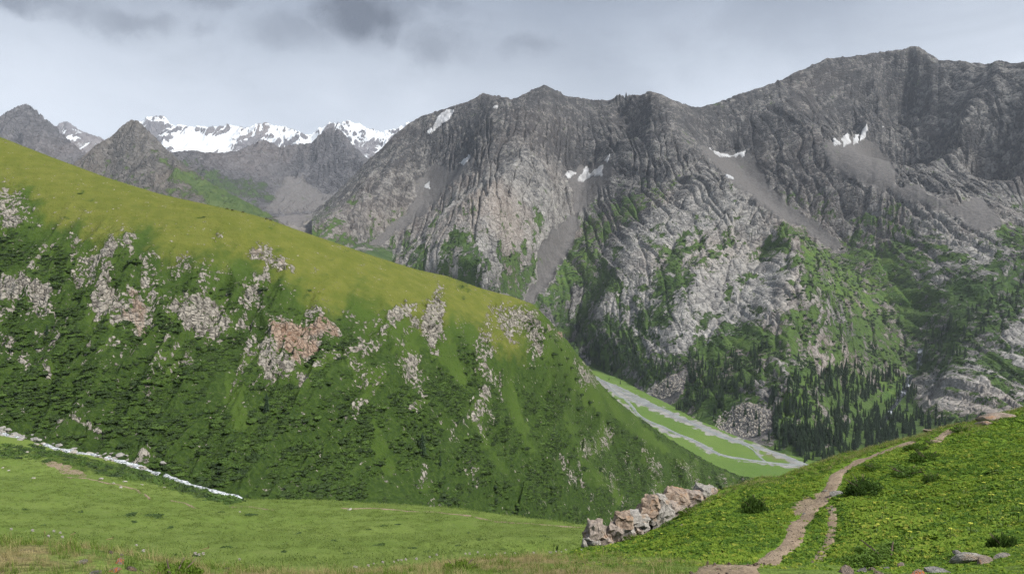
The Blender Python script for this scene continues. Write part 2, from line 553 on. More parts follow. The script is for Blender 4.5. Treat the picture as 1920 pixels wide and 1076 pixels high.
def range_points():
    pts = []
    ry = lambda p: float(np.interp(p, *zip(*RIDGE_Y)))
    pts += dense([(p, q, ry(p)) for p, q in SKY_R], 60)
    for p, q in SKY_R[::2]:
        Y = ry(p); x, y, z = P(p, q, Y)
        k = (Y + 450) / Y
        pts.append(np.array([x * k, y * k, z - 330]))
    ribs = [
        # gullies and scree runs
        [(1100, 262, 3420), (1100, 320, 3200), (1085, 365, 3000), (1075, 405, 2850), (1040, 500, 2500), (1000, 565, 2260), (950, 640, 2100)],
        [(850, 270, 3650), (800, 335, 3420), (770, 400, 3120), (705, 470, 2850), (640, 520, 2650)],
        [(880, 300, 3450), (820, 370, 3200), (760, 425, 2980)],
        [(1345, 250, 3420), (1355, 288, 3280), (1400, 330, 3020), (1450, 382, 2760), (1560, 452, 2450), (1620, 520, 2170), (1700, 590, 1920),
         (1725, 665, 1760), (1695, 735, 1600), (1660, 800, 1440), (1630, 850, 1230)],
        [(1590, 230, 3420), (1605, 270, 3230), (1640, 320, 3080), (1740, 368, 2900), (1830, 408, 2720), (1920, 455, 2560), (2050, 520, 2350)],
        [(1750, 130, 3560), (1700, 190, 3450), (1640, 245, 3300)],
        # ribs
        [(1020, 160, 3650), (1008, 215, 3450), (990, 275, 3260)], [(985, 268, 3050), (962, 350, 2680), (935, 440, 2380), (905, 540, 2180), (880, 620, 2040)],
        [(905, 175, 3900), (890, 240, 3620), (905, 285, 3350)],
        [(780, 222, 4100), (745, 300, 3720), (700, 370, 3350), (650, 440, 3050), (610, 500, 2850)],
        [(1220, 170, 3450), (1245, 225, 3250), (1295, 300, 2920), (1320, 310, 2780), (1395, 355, 2470), (1468, 410, 2200), (1495, 475, 1990),
         (1540, 560, 1760), (1500, 640, 1620), (1480, 720, 1430)],
        [(1470, 150, 3700), (1500, 225, 3380), (1560, 300, 3020), (1640, 334, 2760), (1680, 350, 2660), (1762, 372, 2470), (1800, 410, 2360),
         (1872, 455, 2160), (1920, 490, 2060), (2000, 560, 1900)],
        [(1140, 188, 3850), (1150, 250, 3500), (1150, 320, 3230)],
        [(1850, 122, 3300), (1800, 220, 3080), (1790, 330, 2870)],
        # faces
        [(1320, 310, 2780), (1250, 362, 2610), (1190, 442, 2400), (1140, 530, 2230), (1100, 620, 2110)],
        [(1325, 375, 2450), (1312, 450, 2190), (1292, 530, 1990), (1270, 600, 1860), (1250, 665, 1760)],
        [(1430, 470, 2110), (1410, 550, 1900), (1392, 620, 1720)],
        [(1150, 372, 3000), (1110, 420, 2850), (1060, 485, 2640), (1020, 555, 2370)],
        [(985, 268, 3050), (905, 328, 2940), (850, 382, 2800), (790, 442, 2700), (735, 490, 2620)],
        [(985, 268, 3050), (1026, 312, 2960), (1036, 372, 2790), (1000, 436, 2540), (945, 510, 2330)],
        [(1165, 215, 3720), (1178, 262, 3500), (1170, 305, 3330)], [(1110, 205, 3720), (1095, 250, 3520)],
        [(1560, 150, 3600), (1575, 200, 3470), (1590, 240, 3340)], [(1640, 140, 3500), (1630, 195, 3420), (1615, 240, 3300)],
        [(1640, 430, 2480), (1700, 480, 2260), (1760, 540, 2010), (1800, 600, 1810), (1780, 680, 1620), (1760, 740, 1480)],
        [(1560, 500, 2230), (1590, 560, 1980), (1600, 640, 1740), (1590, 720, 1540), (1570, 800, 1340)],
        [(1870, 560, 1850), (1880, 640, 1650), (1860, 720, 1440), (1840, 800, 1230)],
        [(1920, 250, 2760), (1920, 340, 2640), (1950, 410, 2560)],
        [(2050, 620, 1650), (2050, 720, 1400), (2050, 840, 1150)], [(2100, 250, 2500), (2100, 400, 2350)],
    ]
    for k, r in enumerate(ribs):
        dep = 1.06 if k < 6 else (.958 if k < 14 else 1.0)     # clefts lie deeper, ribs stand out
        top = r[0][2]
        pts += dense([(p, q, Y * (1 + (dep - 1) * min(1.0, (top - Y) / 250.0))) for p, q, Y in r], 70)
    for px, py in ((1060, 662), (1100, 682), (1150, 708), (1200, 736), (1250, 765), (1300, 790), (1350, 812), (1400, 832), (1450, 850), (1490, 862), (1530, 872)):
        w = on_valley(px, py); pts.append(w + [0, 0, 2])
    for px, Y in ((1600, 1130), (1700, 1080), (1800, 1040), (1950, 1000), (2150, 950), (950, 2000), (850, 2050), (700, 2350), (560, 2600)):
        pts.append(np.array([(px - CX) / F * Y, Y, valley_z(min(Y, 2100)) + (0 if Y < 2000 else 30) + max(0, Y - 2000) * .3]))
    return pts


SCREE = [
    [(785, 335), (812, 303), (842, 318), (885, 298), (872, 322), (800, 392), (742, 436), (698, 476), (676, 474), (742, 410), (782, 368)],
    [(1062, 326), (1095, 312), (1138, 300), (1152, 325), (1112, 372), (1088, 402), (1070, 402), (1074, 352)],
    [(1070, 400), (1087, 400), (1080, 440), (1062, 474), (1036, 522), (1003, 568), (983, 568), (1008, 520), (1008, 468), (1034, 432)],
    [(1312, 278), (1352, 284), (1402, 284), (1442, 348), (1482, 388), (1540, 418), (1578, 462), (1562, 467), (1500, 424), (1438, 392), (1388, 352), (1340, 306)],
    [(1543, 268), (1600, 258), (1642, 262), (1684, 322), (1664, 362), (1600, 334), (1552, 304)],
    [(1655, 338), (1722, 348), (1782, 382), (1842, 372), (1885, 424), (1832, 434), (1788, 402), (1700, 374)],
    [(1214, 738), (1228, 718), (1262, 702), (1292, 700), (1272, 736), (1244, 750)],
    [(1334, 792), (1360, 770), (1400, 752), (1442, 768), (1446, 806), (1404, 822), (1352, 812)],
]
GREEN = [
    ([(1010, 560), (1060, 470), (1110, 412), (1150, 372), (1205, 350), (1182, 402), (1132, 474), (1152, 524), (1062, 546)], .75),
    ([(868, 470), (1002, 482), (1012, 520), (982, 560), (900, 552), (858, 512)], .55),
    ([(1488, 428), (1562, 468), (1642, 520), (1724, 562), (1692, 592), (1600, 584), (1538, 546), (1498, 492)], .8),
    ([(1578, 448), (1682, 480), (1714, 534), (1650, 522)], .8),
    ([(1180, 380), (1292, 306), (1302, 328), (1232, 384)], .6),
    ([(610, 430), (722, 436), (702, 470), (640, 490), (580, 450)], .6),
    ([(1400, 338), (1532, 318), (1642, 340), (1600, 384), (1482, 392)], .35),
    ([(1500, 398), (1562, 380), (1702, 420), (1762, 470), (1702, 502), (1600, 432)], .4),
    ([(1005, 570), (1110, 590), (1180, 640), (1200, 700), (1130, 690), (1080, 650)], .7),
    ([(1180, 690), (1290, 660), (1420, 620), (1560, 590), (1720, 600), (1730, 700), (1690, 800), (1640, 860), (1500, 860), (1300, 790)], .55),
    ([(1720, 640), (1780, 600), (1880, 530), (1930, 490), (1930, 590), (1840, 650), (1760, 690)], .8),
    ([(1880, 410), (1960, 400), (1980, 460), (1900, 470)], .6),
    ([(1150, 560), (1260, 470), (1290, 480), (1240, 560), (1180, 600)], .22),
]
BARE = [
    ([(1112, 600), (1182, 442), (1302, 318), (1402, 350), (1472, 432), (1545, 562), (1492, 584), (1382, 614), (1302, 664), (1202, 654)], .50),
    ([(1688, 432), (1762, 374), (1852, 452), (1892, 472), (1802, 524), (1742, 502)], .35),
    ([(1718, 712), (1852, 662), (1925, 582), (1925, 765), (1802, 792), (1742, 762)], .45),
    ([(1408, 700), (1482, 668), (1562, 648), (1566, 690), (1452, 712)], .45),
    ([(770, 470), (850, 330), (985, 270), (1070, 330), (1060, 440), (1000, 480), (880, 470), (840, 520)], .45),
]
FOREST = [   # outline, trees per 1000 square photo pixels
    ([(1092, 636), (1188, 636), (1204, 690), (1216, 722), (1150, 702), (1100, 682)], 28),
    ([(1190, 690), (1300, 666), (1332, 696), (1262, 718), (1228, 748), (1196, 722)], 20),
    ([(1278, 706), (1402, 650), (1446, 640), (1422, 702), (1384, 762), (1330, 792), (1262, 764), (1288, 740)], 19),
    ([(1440, 764), (1482, 706), (1622, 684), (1700, 702), (1722, 742), (1682, 792), (1640, 855), (1530, 868), (1450, 842)], 22),
    ([(1738, 624), (1862, 560), (1925, 520), (1925, 592), (1852, 642), (1762, 692), (1728, 684)], 9),
    ([(1440, 660), (1700, 650), (1722, 690), (1440, 704)], 1.6),
    ([(1440, 812), (1560, 800), (1740, 775), (1770, 815), (1620, 880), (1520, 874)], 26),
    ([(1006, 582), (1092, 604), (1104, 652), (1060, 640)], 9),
    ([(1820, 546), (1925, 494), (1925, 560)], 4),
    ([(1640, 760), (1820, 790), (1800, 830), (1650, 860)], 7),
    ([(1330, 740), (1450, 750), (1450, 835), (1360, 815)], 2.5),
]


UPPER_DARK = [[(760, 330), (790, 240), (905, 180), (1020, 165), (1140, 190), (1220, 175), (1250, 230), (1210, 290), (1150, 300), (1100, 310), (1060, 320), (1010, 262), (985, 266), (920, 300), (860, 300), (810, 300)],
              [(1260, 195), (1310, 205), (1450, 160), (1550, 115), (1720, 90), (1755, 120), (1700, 190), (1630, 255), (1560, 262), (1500, 240), (1400, 280), (1330, 275), (1290, 250)]]
FRESH = [[(1488, 430), (1562, 468), (1642, 520), (1724, 562), (1692, 590), (1600, 580), (1540, 540), (1500, 490)], [(1578, 448), (1682, 480), (1714, 534), (1650, 522)],
         [(1310, 690), (1330, 660), (1400, 625), (1390, 650), (1350, 675), (1320, 710), (1280, 720)], [(1180, 385), (1292, 308), (1302, 326), (1232, 384)], [(1015, 560), (1060, 480), (1110, 420), (1130, 470), (1060, 545)],
         [(1460, 760), (1520, 720), (1540, 760), (1490, 800)], [(1190, 660), (1215, 655), (1225, 680), (1195, 690)], [(1640, 700), (1700, 690), (1690, 740), (1650, 760)]]


def build_range():
    T = Terrain(585, 2120, 830, [(560, 2550), (960, 1990), (1100, 2080), (1200, 1720), (1300, 1430), (1450, 1190), (1530, 1110), (1640, 1090), (1800, 1040), (2150, 950)],
                [(p, y + 260) for p, y in RIDGE_Y], 540, 1.0)
    T.base(RBF(range_points()))
    zb = T.Z.copy()
    X, Y = T.X, T.Y
    PX, PY = T.PX, T.PY
    wob = 9 * fbm(PX / 26, PY / 26, 3, .6, 40)
    scree = np.zeros(X.shape)
    for k, p in enumerate(SCREE):
        scree = np.maximum(scree, area(PX, PY, p, 6, wob * (.7 if k < 6 else .4)))
    flat = sst(6, 40, zb - valley_z(Y))                      # 0 on the valley floor
    rockw = flat * (1 - 0.92 * scree)
    # slabs and flutes, vertical on the left, slanting with the strata to the right
    diag = sst(1080, 1330, PX) * (0.55 + 0.45 * sst(150, 450, PY)) * (1 - .75 * sst(1600, 1740, PX) * sst(520, 420, PY))
    wx = 38 * fbm(X / 260, zb / 260, 3, .5, 5)
    uv_ = X + wx
    ud = X - zb * 1.15 + wx
    def flute(sc, st, o, seed, g=.55):
        a = ridged(uv_ / sc, zb / (sc * st) + Y / 1500, o, g, seed)
        b = ridged(ud / sc, (X * .6 + zb) / (sc * st), o, g, seed + 50)
        return a * (1 - diag) + b * diag
    high = sst(-150, 350, zb)
    big = flute(230, 3.0, 3, 1)
    mid = flute(80, 2.6, 3, 7)
    ac = uv_ * (1 - diag) + ud * .75 * diag
    al = zb * (1 - diag) + (X * .6 + zb) * .8 * diag
    jx = ac + 10 * fbm(X / 70, zb / 70, 3, .5, 23); jy = al + 8 * fbm(X / 60 + 9, zb / 60, 3, .5, 24)
    f1, e1 = facets(jx / 62, jy / 120 + Y / 900, 1)
    f2, e2 = facets(jx / 24, jy / 42 + Y / 500, 2)
    f3, e3 = facets(jx / 10.5, jy / 16 + Y / 200, 3)
    rockf = 15 * f1 + 7.5 * f2 + 3.6 * f3 - 4.0 * np.exp(-(e1 / .10) ** 2) - 2.2 * np.exp(-(e2 / .12) ** 2)
    crest = sst(1.0, .80, (T.Z / Y - (T.Z / Y)[0]) / ((T.Z / Y).max(0) - (T.Z / Y)[0]))   # less at the very top
    crack = np.exp(-(gn(uv_ / 46, zb / 520 + Y / 3000, 90) / .07) ** 2) * (1 - .45 * diag) + .6 * np.exp(-(gn(ud / 70, (X * .6 + zb) / 420, 91) / .05) ** 2) * diag
    T.Z = zb - rockw * (9 + 17 * high) * crack * (.3 + .7 * crest) + rockw * ((17 * big * (.5 + .5 * high)) * (.35 + .65 * crest) + (5 * mid) * (.6 + .4 * crest) + rockf * (.55 + .2 * high) * (.55 + .45 * crest))
    T.Z += flat * scree * 1.2 * fbm(X / 14, Y / 14, 3, .6, 30)
    T.skyline(SKY_R, 4.0, 77, .5)
    fl_ = valley_z(Y) + .6 + .05 * np.clip(zb - valley_z(Y), 0, 60)
    T.Z = np.where(Y < 2400, np.maximum(T.Z, fl_), T.Z)
    w0 = sst(0, .045, np.linspace(0, 1, T.nr))[:, None]
    T.Z = np.where(Y < 2400, (valley_z(Y) - 2.5) * (1 - w0) + T.Z * w0, T.Z)
    PY = T.PY
    wob = 10 * fbm(PX / 30, PY / 30, 4, .6, 41)
    veg = sst(380, -200, T.Z) * 0.56
    for p, w in GREEN:
        veg += w * (.72 if w >= .7 else .5) * area(PX, PY, p, 24, wob * 1.6)
    pale = sst(480, -160, T.Z) * .40 - .40
    for p, w in BARE:
        a = area(PX, PY, p, 26, wob * 1.6)
        veg -= w * .30 * a
        pale += .42 * w * a
    streak = fbm(ud / 95, (X * .6 + zb) / 420, 4, .6, 61) * diag + fbm(uv_ / 80, zb / 300, 4, .6, 62) * (1 - diag)
    veg += .62 * streak * sst(420, 60, T.Z) + .30 * fbm(X / 40, zb / 26, 4, .65, 63) * sst(420, 100, T.Z)
    veg -= .14 * np.clip(big + mid, -1, 1)
    # steep ground sheds its turf
    gz = np.gradient(T.Z, axis=0) / np.gradient(Y, axis=0)
    veg -= .22 * sst(.75, 1.5, gz)
    veg = np.where(T.Z < 150, np.clip(veg, .20, .66), np.clip(veg, -.2, .62))
    veg = np.where(zb - valley_z(Y) < 8, 1.0, veg)
    veg = veg * (1 - scree)
    for p, d in FOREST:
        veg = np.maximum(veg, (area(PX, PY, p, 14, wob) * .68) * (1 - scree) * (1 if d > 8 else .5))
    fan = np.zeros(X.shape)
    for p in SCREE[6:]:
        fan = np.maximum(fan, area(PX, PY, p, 6, wob * .4))
    for p in UPPER_DARK:
        pale = pale - .09 * area(PX, PY, p, 9, wob * .8)
    pale = pale + .10 * streak + .2 * fan
    mask = np.stack([veg, scree, np.zeros_like(veg), .5 + pale], -1)
    mat = mountain_material('range_rock', 4.0, (0.043, 0.043, 0.046), (0.325, 0.315, 0.298), (0.24, 0.185, 0.15),
                            (0.026, 0.052, 0.014), (0.058, 0.096, 0.024), (0.098, 0.094, 0.093), bump=.55)
    T.mask = mask
    across, along = ac, al
    fresh = np.zeros(X.shape)
    for p in FRESH:
        fresh = np.maximum(fresh, area(PX, PY, p, 12, wob))
    fresh = np.maximum(fresh, sst(9, 4, zb - valley_z(Y)) * sst(1500, 1440, PX))
    T.build('mountain', mat, mask, 'grey brown rock range with fluted cliffs, scree runs and green lower slopes on the right',
            flow=np.stack([across, along * .68, Y * .4], -1), fresh=fresh * .9)
    return T


RANGE = build_range()


def build_base_and_haze():
    """ground sheet under everything, and the air of the valley"""
    x, y0, y1, z0, z1 = 11500.0, -700.0, 12600.0, -452.0, 2300.0
    n = 60
    gx, gy = np.meshgrid(np.linspace(-x + 40, x - 40, n), np.linspace(y0 + 40, y1 - 40, n))
    gz = -440 + 6 * fbm(gx / 900, gy / 900, 3, .5, 50)
    i = np.arange(n - 1)[:, None] * n + np.arange(n - 1)[None]
    t = NT('base_turf')
    m = t.out(t.mix(t.ramp(t.noise(.004, 5, .6), .4, .6), (.05, .085, .022), (.085, .12, .035)), .95)
    tag(mesh_obj('ground', np.stack([gx, gy, gz], -1).reshape(-1, 3), np.stack([i, i + 1, i + n + 1, i + n], -1).reshape(-1, 4), m), 'low green ground under the mountains', None, None, 'structure')
    v = [(sx * x, yy, zz) for zz in (z0, z1) for yy in (y0, y1) for sx in (-1, 1)]
    f = [(0, 2, 3, 1), (4, 5, 7, 6), (0, 1, 5, 4), (1, 3, 7, 5), (3, 2, 6, 7), (2, 0, 4, 6)]
    mt = bpy.data.materials.new('air'); mt.use_nodes = True; mt.node_tree.nodes.clear()
    pv = node(mt.node_tree, 'ShaderNodeVolumePrincipled', i_Color=(.80, .88, 1.0, 1), i_Density=HAZE_DENSITY, i_Anisotropy=.2)
    out = node(mt.node_tree, 'ShaderNodeOutputMaterial'); mt.node_tree.links.new(pv.outputs[0], out.inputs['Volume'])
    tag(mesh_obj('haze', np.array(v), f, mt, False), 'thin bluish mountain haze filling the valley', 'haze', None, 'stuff')


HAZE_DENSITY = 3.1e-5
build_base_and_haze()


# ------------------------------------------------------------------ mountains at the head of the valley
def far_piece(name, label, sky, ridge_y, body, px0, px1, nc, nr, front, back, mat, maskf, amp, scale, jag=5, seed=0, lo=.45):
    yl = [(p, y) for p, y in ridge_y]
    T = Terrain(px0, px1, nc, front, [(p, y + back) for p, y in yl], nr, 1.0)
    ry = lambda p: float(np.interp(p, *zip(*yl)))
    pts = dense([(p, q, ry(p)) for p, q in sky], scale * .6)
    for p, q in sky[::2]:
        x, y, z = P(p, q, ry(p)); k = (y + back * 1.6) / y
        pts.append(np.array([x * k, y * k, z - back * 1.1]))
    for b in body:
        pts += dense(b, scale * .8)
    T.base(RBF(pts))
    zb = T.Z.copy()
    X, Y = T.X, T.Y
    wx = scale * .3 * fbm(X / scale, zb / scale, 3, .5, seed + 3)
    u = X + wx
    r1 = ridged(u / scale, zb / (scale * 2.6) + Y / (scale * 5), 4, .55, seed)
    r2 = ridged(u / (scale * .28), zb / (scale * .7), 3, .55, seed + 9)
    r3 = fbm(X / (scale * .07), zb / (scale * .07) + Y / (scale * .1), 3, .6, seed + 15)
    edge = sst(0, .08, np.linspace(0, 1, T.nr))[:, None]
    T.Z = zb + edge * amp * (r1 + .42 * r2 + .14 * r3)
    T.skyline(sky, jag, seed + 20, lo)
    gz = np.gradient(T.Z, axis=0) / np.gradient(Y, axis=0)
    mask = maskf(T, T.PX, T.PY, dict(r1=r1, r2=r2, r3=r3, gz=gz, u=u, zb=zb))
    T.build(name, mat, mask, label, flow=np.stack([u, zb * .45, Y * .35], -1), fresh=np.zeros(X.shape))
    return T


def build_far():
    blue_rock = mountain_material('far_rock', 10.0, (0.048, 0.048, 0.054), (0.155, 0.152, 0.160), (0.16, 0.13, 0.12), (0.035, 0.060, 0.022), (0.055, 0.085, 0.03), (0.115, 0.11, 0.11), bump=.8)
    ice = mountain_material('snow_range', 18.0, (0.09, 0.088, 0.10), (0.21, 0.205, 0.225), (0.25, 0.2, 0.17), (0.05, 0.08, 0.03), (0.07, 0.10, 0.03), (0.2, 0.19, 0.19), bump=.5)
    Z0 = lambda a: np.zeros_like(a)

    def snowy(T, px, py, d):
        rel = 0.80 - .50 * sst(.6, 1.4, d['gz']) + .10 * d['r1'] - .55 * np.clip(d['r2'], 0, 1) * sst(262, 236, py)
        for p in ([(475, 275), (520, 232), (500, 228), (470, 250), (440, 282)], [(395, 292), (470, 256), (478, 285)], [(655, 300), (672, 262), (700, 262), (712, 300)],
                  [(265, 240), (300, 214), (318, 240), (290, 270)], [(372, 236), (412, 236), (408, 256), (385, 258)]):
            rel = rel - .42 * area(px, py, p, 10, 6 * fbm(px / 12, py / 12, 3, .6, 9)) * (.6 + .8 * np.clip(d['r2'] + .3, 0, 1))
        rel = rel + .5 * area(px, py, [(325, 250), (440, 250), (430, 282), (330, 285)], 14)
        return np.stack([Z0(px), Z0(px), rel, .5 + Z0(px)], -1)

    far_piece('snow_range', 'snow and ice covered range with dark rock ribs at the valley head',
              [(230, 262), (262, 226), (282, 218), (300, 214), (308, 216), (322, 236), (345, 235), (375, 238), (400, 239), (430, 233), (455, 239), (490, 230), (505, 232),
               (520, 237), (545, 238), (570, 250), (586, 252), (600, 237), (625, 229), (650, 226), (680, 234), (710, 246), (735, 244), (760, 233), (800, 222), (860, 225)],
              [(230, 11200), (300, 11000), (545, 11200), (650, 10600), (860, 10800)],
              [[(300, 260, 10300), (310, 300, 9700)], [(380, 270, 10200), (400, 300, 9500)], [(480, 262, 10300), (470, 310, 9500)], [(560, 275, 10200), (560, 320, 9400)],
               [(640, 262, 9900), (640, 330, 9000)], [(700, 285, 9700), (690, 320, 9000)], [(780, 280, 9900), (780, 340, 9000)], [(230, 310, 9900), (200, 340, 9400)],
               [(230, 350, 9200), (500, 350, 8900), (860, 380, 8600)]],
              225, 865, 330, 120, [(225, 9100), (865, 8500)], 500, ice, snowy, 70, 420, 7, 100, .5)

    def snowy2(T, px, py, d):
        rel = .40 - .35 * sst(.6, 1.2, d['gz']) + .35 * area(px, py, [(118, 240), (150, 262), (175, 268), (150, 280), (120, 262)], 8) - .1 * d['r2']
        return np.stack([Z0(px), Z0(px), rel, .52 + Z0(px)], -1)
    far_piece('snow_peak', 'small streaked snow peak behind the leftmost grey summit',
              [(70, 262), (105, 236), (122, 226), (128, 226), (140, 238), (152, 247), (165, 249), (180, 254), (195, 262), (225, 288), (260, 300)],
              [(70, 9300), (125, 9000), (260, 9200)], [[(120, 280, 8500), (120, 330, 8000)], [(180, 290, 8500), (180, 340, 8000)], [(70, 350, 7900), (260, 360, 7900)]],
              75, 262, 110, 60, [(70, 8000), (260, 8000)], 400, ice, snowy2, 45, 330, 5, 140)

    def rocky(T, px, py, d):
        v = .05 + .25 * sst(330, 420, py) + .1 * d['r2']
        return np.stack([v, Z0(px), Z0(px), .5 + .1 * d['r2']], -1)
    far_piece('far_peak', 'pointed grey summit at the left edge of the skyline',
              [(-160, 250), (-90, 225), (-30, 238), (0, 216), (22, 205), (38, 196), (50, 192), (60, 200), (76, 212), (92, 228), (108, 240), (130, 262), (160, 288), (200, 328), (250, 372), (280, 400)],
              [(-160, 6600), (50, 6600), (280, 6000)], [[(50, 192, 6600), (60, 260, 6000), (90, 330, 5500), (120, 400, 5100)], [(-60, 300, 5700), (-60, 400, 5100)],
                                                     [(140, 320, 5900), (180, 380, 5400)], [(-160, 430, 4900), (300, 450, 4900)]],
              -165, 282, 240, 150, [(-160, 5000), (300, 5000)], 350, blue_rock, rocky, 70, 340, 5, 160)

    def cliff(T, px, py, d):
        sc = area(px, py, [(535, 330), (560, 330), (600, 362), (650, 370), (640, 390), (520, 400), (500, 392)], 9, 6 * fbm(px / 14, py / 14, 3, .6, 3))
        v = .62 * area(px, py, [(330, 300), (420, 320), (500, 345), (548, 378), (500, 392), (440, 372), (400, 350)], 16, 9 * fbm(px / 18, py / 18, 3, .6, 4)) + .10 * d['r2']
        return np.stack([v * (1 - sc), sc, Z0(px), .46 + .12 * d['r2'] - .12 * area(px, py, [(500, 270), (620, 238), (690, 300), (660, 360), (560, 340)], 15)], -1)
    far_piece('cliff_peak', 'dark banded cliff peak above the stony basin at the valley head',
              [(290, 300), (330, 284), (360, 282), (400, 286), (440, 284), (470, 272), (492, 262), (510, 268), (520, 276), (550, 272), (582, 268), (600, 252), (618, 238), (632, 240), (645, 250), (662, 272), (692, 298), (730, 330), (800, 350)],
              [(290, 5900), (400, 6100), (490, 7000), (620, 7000), (700, 6600), (800, 6300)],
              [[(400, 286, 6100), (430, 320, 5700), (480, 350, 5300), (545, 380, 4950)], [(330, 284, 5900), (380, 340, 5300), (450, 385, 4800)],
               [(520, 300, 6700), (535, 335, 6200), (560, 362, 5900)], [(620, 290, 6750), (620, 350, 6350)], [(590, 300, 6750), (590, 355, 6300)], [(690, 330, 6350), (660, 372, 6000)],
               [(600, 385, 5700), (700, 380, 5500), (800, 380, 5300)], [(480, 402, 4600), (560, 402, 4800), (640, 400, 4800), (800, 410, 4700)], [(290, 400, 4600), (380, 402, 4600)]],
              292, 800, 300, 170, [(290, 4580), (800, 4600)], 300, blue_rock, cliff, 42, 300, 4, 180)

    def hill(T, px, py, d):
        v = .25 + .30 * sst(300, 400, py) + .12 * d['r2'] + .5 * area(px, py, [(285, 285), (310, 300), (360, 330), (420, 350), (520, 400), (480, 410), (400, 378), (330, 330)], 9) - .35 * sst(300, 250, py)
        return np.stack([v, Z0(px), Z0(px), .46 + .08 * d['r2']], -1)
    far_piece('near_peak', 'brown pyramid peak with a green right flank in front of the snow range',
              [(60, 380), (110, 330), (150, 297), (180, 272), (205, 258), (225, 240), (240, 228), (250, 223), (258, 227), (272, 240), (290, 256), (310, 278), (330, 294), (360, 318), (400, 345), (450, 372), (500, 398), (540, 425), (600, 470)],
              [(60, 4500), (250, 4400), (330, 4300), (500, 3600), (600, 3200)],
              [[(250, 223, 4400), (285, 290, 3950), (330, 340, 3650), (400, 385, 3350), (470, 430, 3050)], [(200, 300, 4100), (220, 370, 3600), (250, 440, 3200)], [(120, 380, 3800), (120, 450, 3300)],
               [(300, 400, 3350), (330, 460, 3000)], [(60, 500, 2900), (330, 520, 2700), (600, 560, 2500)]],
              62, 600, 330, 200, [(60, 2900), (600, 2500)], 260, mountain_material('near_peak_rock', 7.0, (0.05, 0.048, 0.046), (0.175, 0.165, 0.155), (0.24, 0.19, 0.15), (0.04, 0.072, 0.02), (0.072, 0.105, 0.03), (0.16, 0.15, 0.14), bump=.8), hill, 26, 190, 4, 200)

    # stony basin and valley head in front of the cliffs
    T = Terrain(430, 860, 150, [(430, 2200), (860, 2050)], [(430, 4900), (860, 4900)], 160)
    pts = []
    for l in ([(430, 405, 4900), (520, 402, 4850), (600, 400, 4900), (700, 395, 4900), (860, 390, 4900)], [(480, 415, 4300), (560, 412, 4200), (640, 408, 4300), (700, 405, 4300), (860, 420, 4200)],
              [(520, 432, 3700), (580, 430, 3500), (640, 425, 3700), (690, 425, 3600), (860, 480, 3400)], [(560, 455, 3150), (620, 450, 3000), (680, 448, 3050), (860, 520, 2900)],
              [(430, 450, 3600), (430, 520, 2600)], [(600, 520, 2500), (700, 560, 2400), (860, 620, 2250)], [(500, 640, 2150), (860, 700, 2050)]):
        pts += dense(l, 120)
    T.base(RBF(pts))
    T.Z += 9 * fbm(T.X / 160, T.Y / 220, 5, .55, 300) * sst(4900, 4500, T.Y)
    px, py = T.PX, T.PY
    w = 8 * fbm(px / 22, py / 12, 4, .6, 301)
    scr = np.clip(area(px, py, [(500, 402), (560, 385), (700, 380), (660, 405), (600, 412), (560, 425), (520, 415)], 8, w) + .8 * area(px, py, [(640, 405), (690, 400), (650, 470), (600, 480)], 10, w), 0, 1)
    v = .75 - scr * .6 - .5 * area(px, py, [(540, 412), (620, 405), (640, 425), (580, 440), (530, 430)], 10, w)
    T.build('valley_head', mountain_material('basin_ground', 10.0, (0.12, 0.115, 0.11), (0.27, 0.255, 0.24), (0.25, 0.2, 0.16), (0.035, 0.065, 0.022), (0.06, 0.095, 0.03), (0.13, 0.122, 0.12), bump=.6),
            np.stack([v, scr, v * 0, v * 0 + .5], -1), 'stony moraine basin with thin green turf below the cliff peak', flow=np.stack([T.X, T.Y * .5, T.Z], -1), fresh=v * 0)


build_far()


# ------------------------------------------------------------------ the grassy spur on the left
STREAM = [(-160, 790, 350), (-60, 803, 338), (0, 815, 330), (45, 822, 325), (100, 842, 318), (180, 855, 314), (240, 872, 305), (300, 893, 298), (360, 912, 290), (420, 930, 284),
          (475, 942, 280), (600, 985, 290), (800, 1010, 330), (1000, 1040, 415), (1200, 1015, 540), (1330, 965, 770), (1420, 925, 980)]
SPUR_SKY = [(-160, 200), (0, 257), (100, 296), (200, 333), (300, 364), (400, 386), (450, 396), (500, 410), (560, 432), (620, 452), (700, 480), (780, 505), (840, 518), (900, 540),
            (960, 556), (1000, 570), (1030, 600), (1050, 622), (1065, 640), (1085, 668), (1105, 688), (1120, 712), (1150, 745), (1200, 785), (1250, 820), (1300, 850), (1340, 872), (1380, 890), (1440, 902)]
SPUR_Y = [(-160, 590), (0, 560), (250, 540), (500, 512), (700, 540), (900, 590), (1000, 620), (1050, 680), (1100, 740), (1150, 800), (1200, 860), (1300, 980), (1380, 1060), (1440, 1100)]
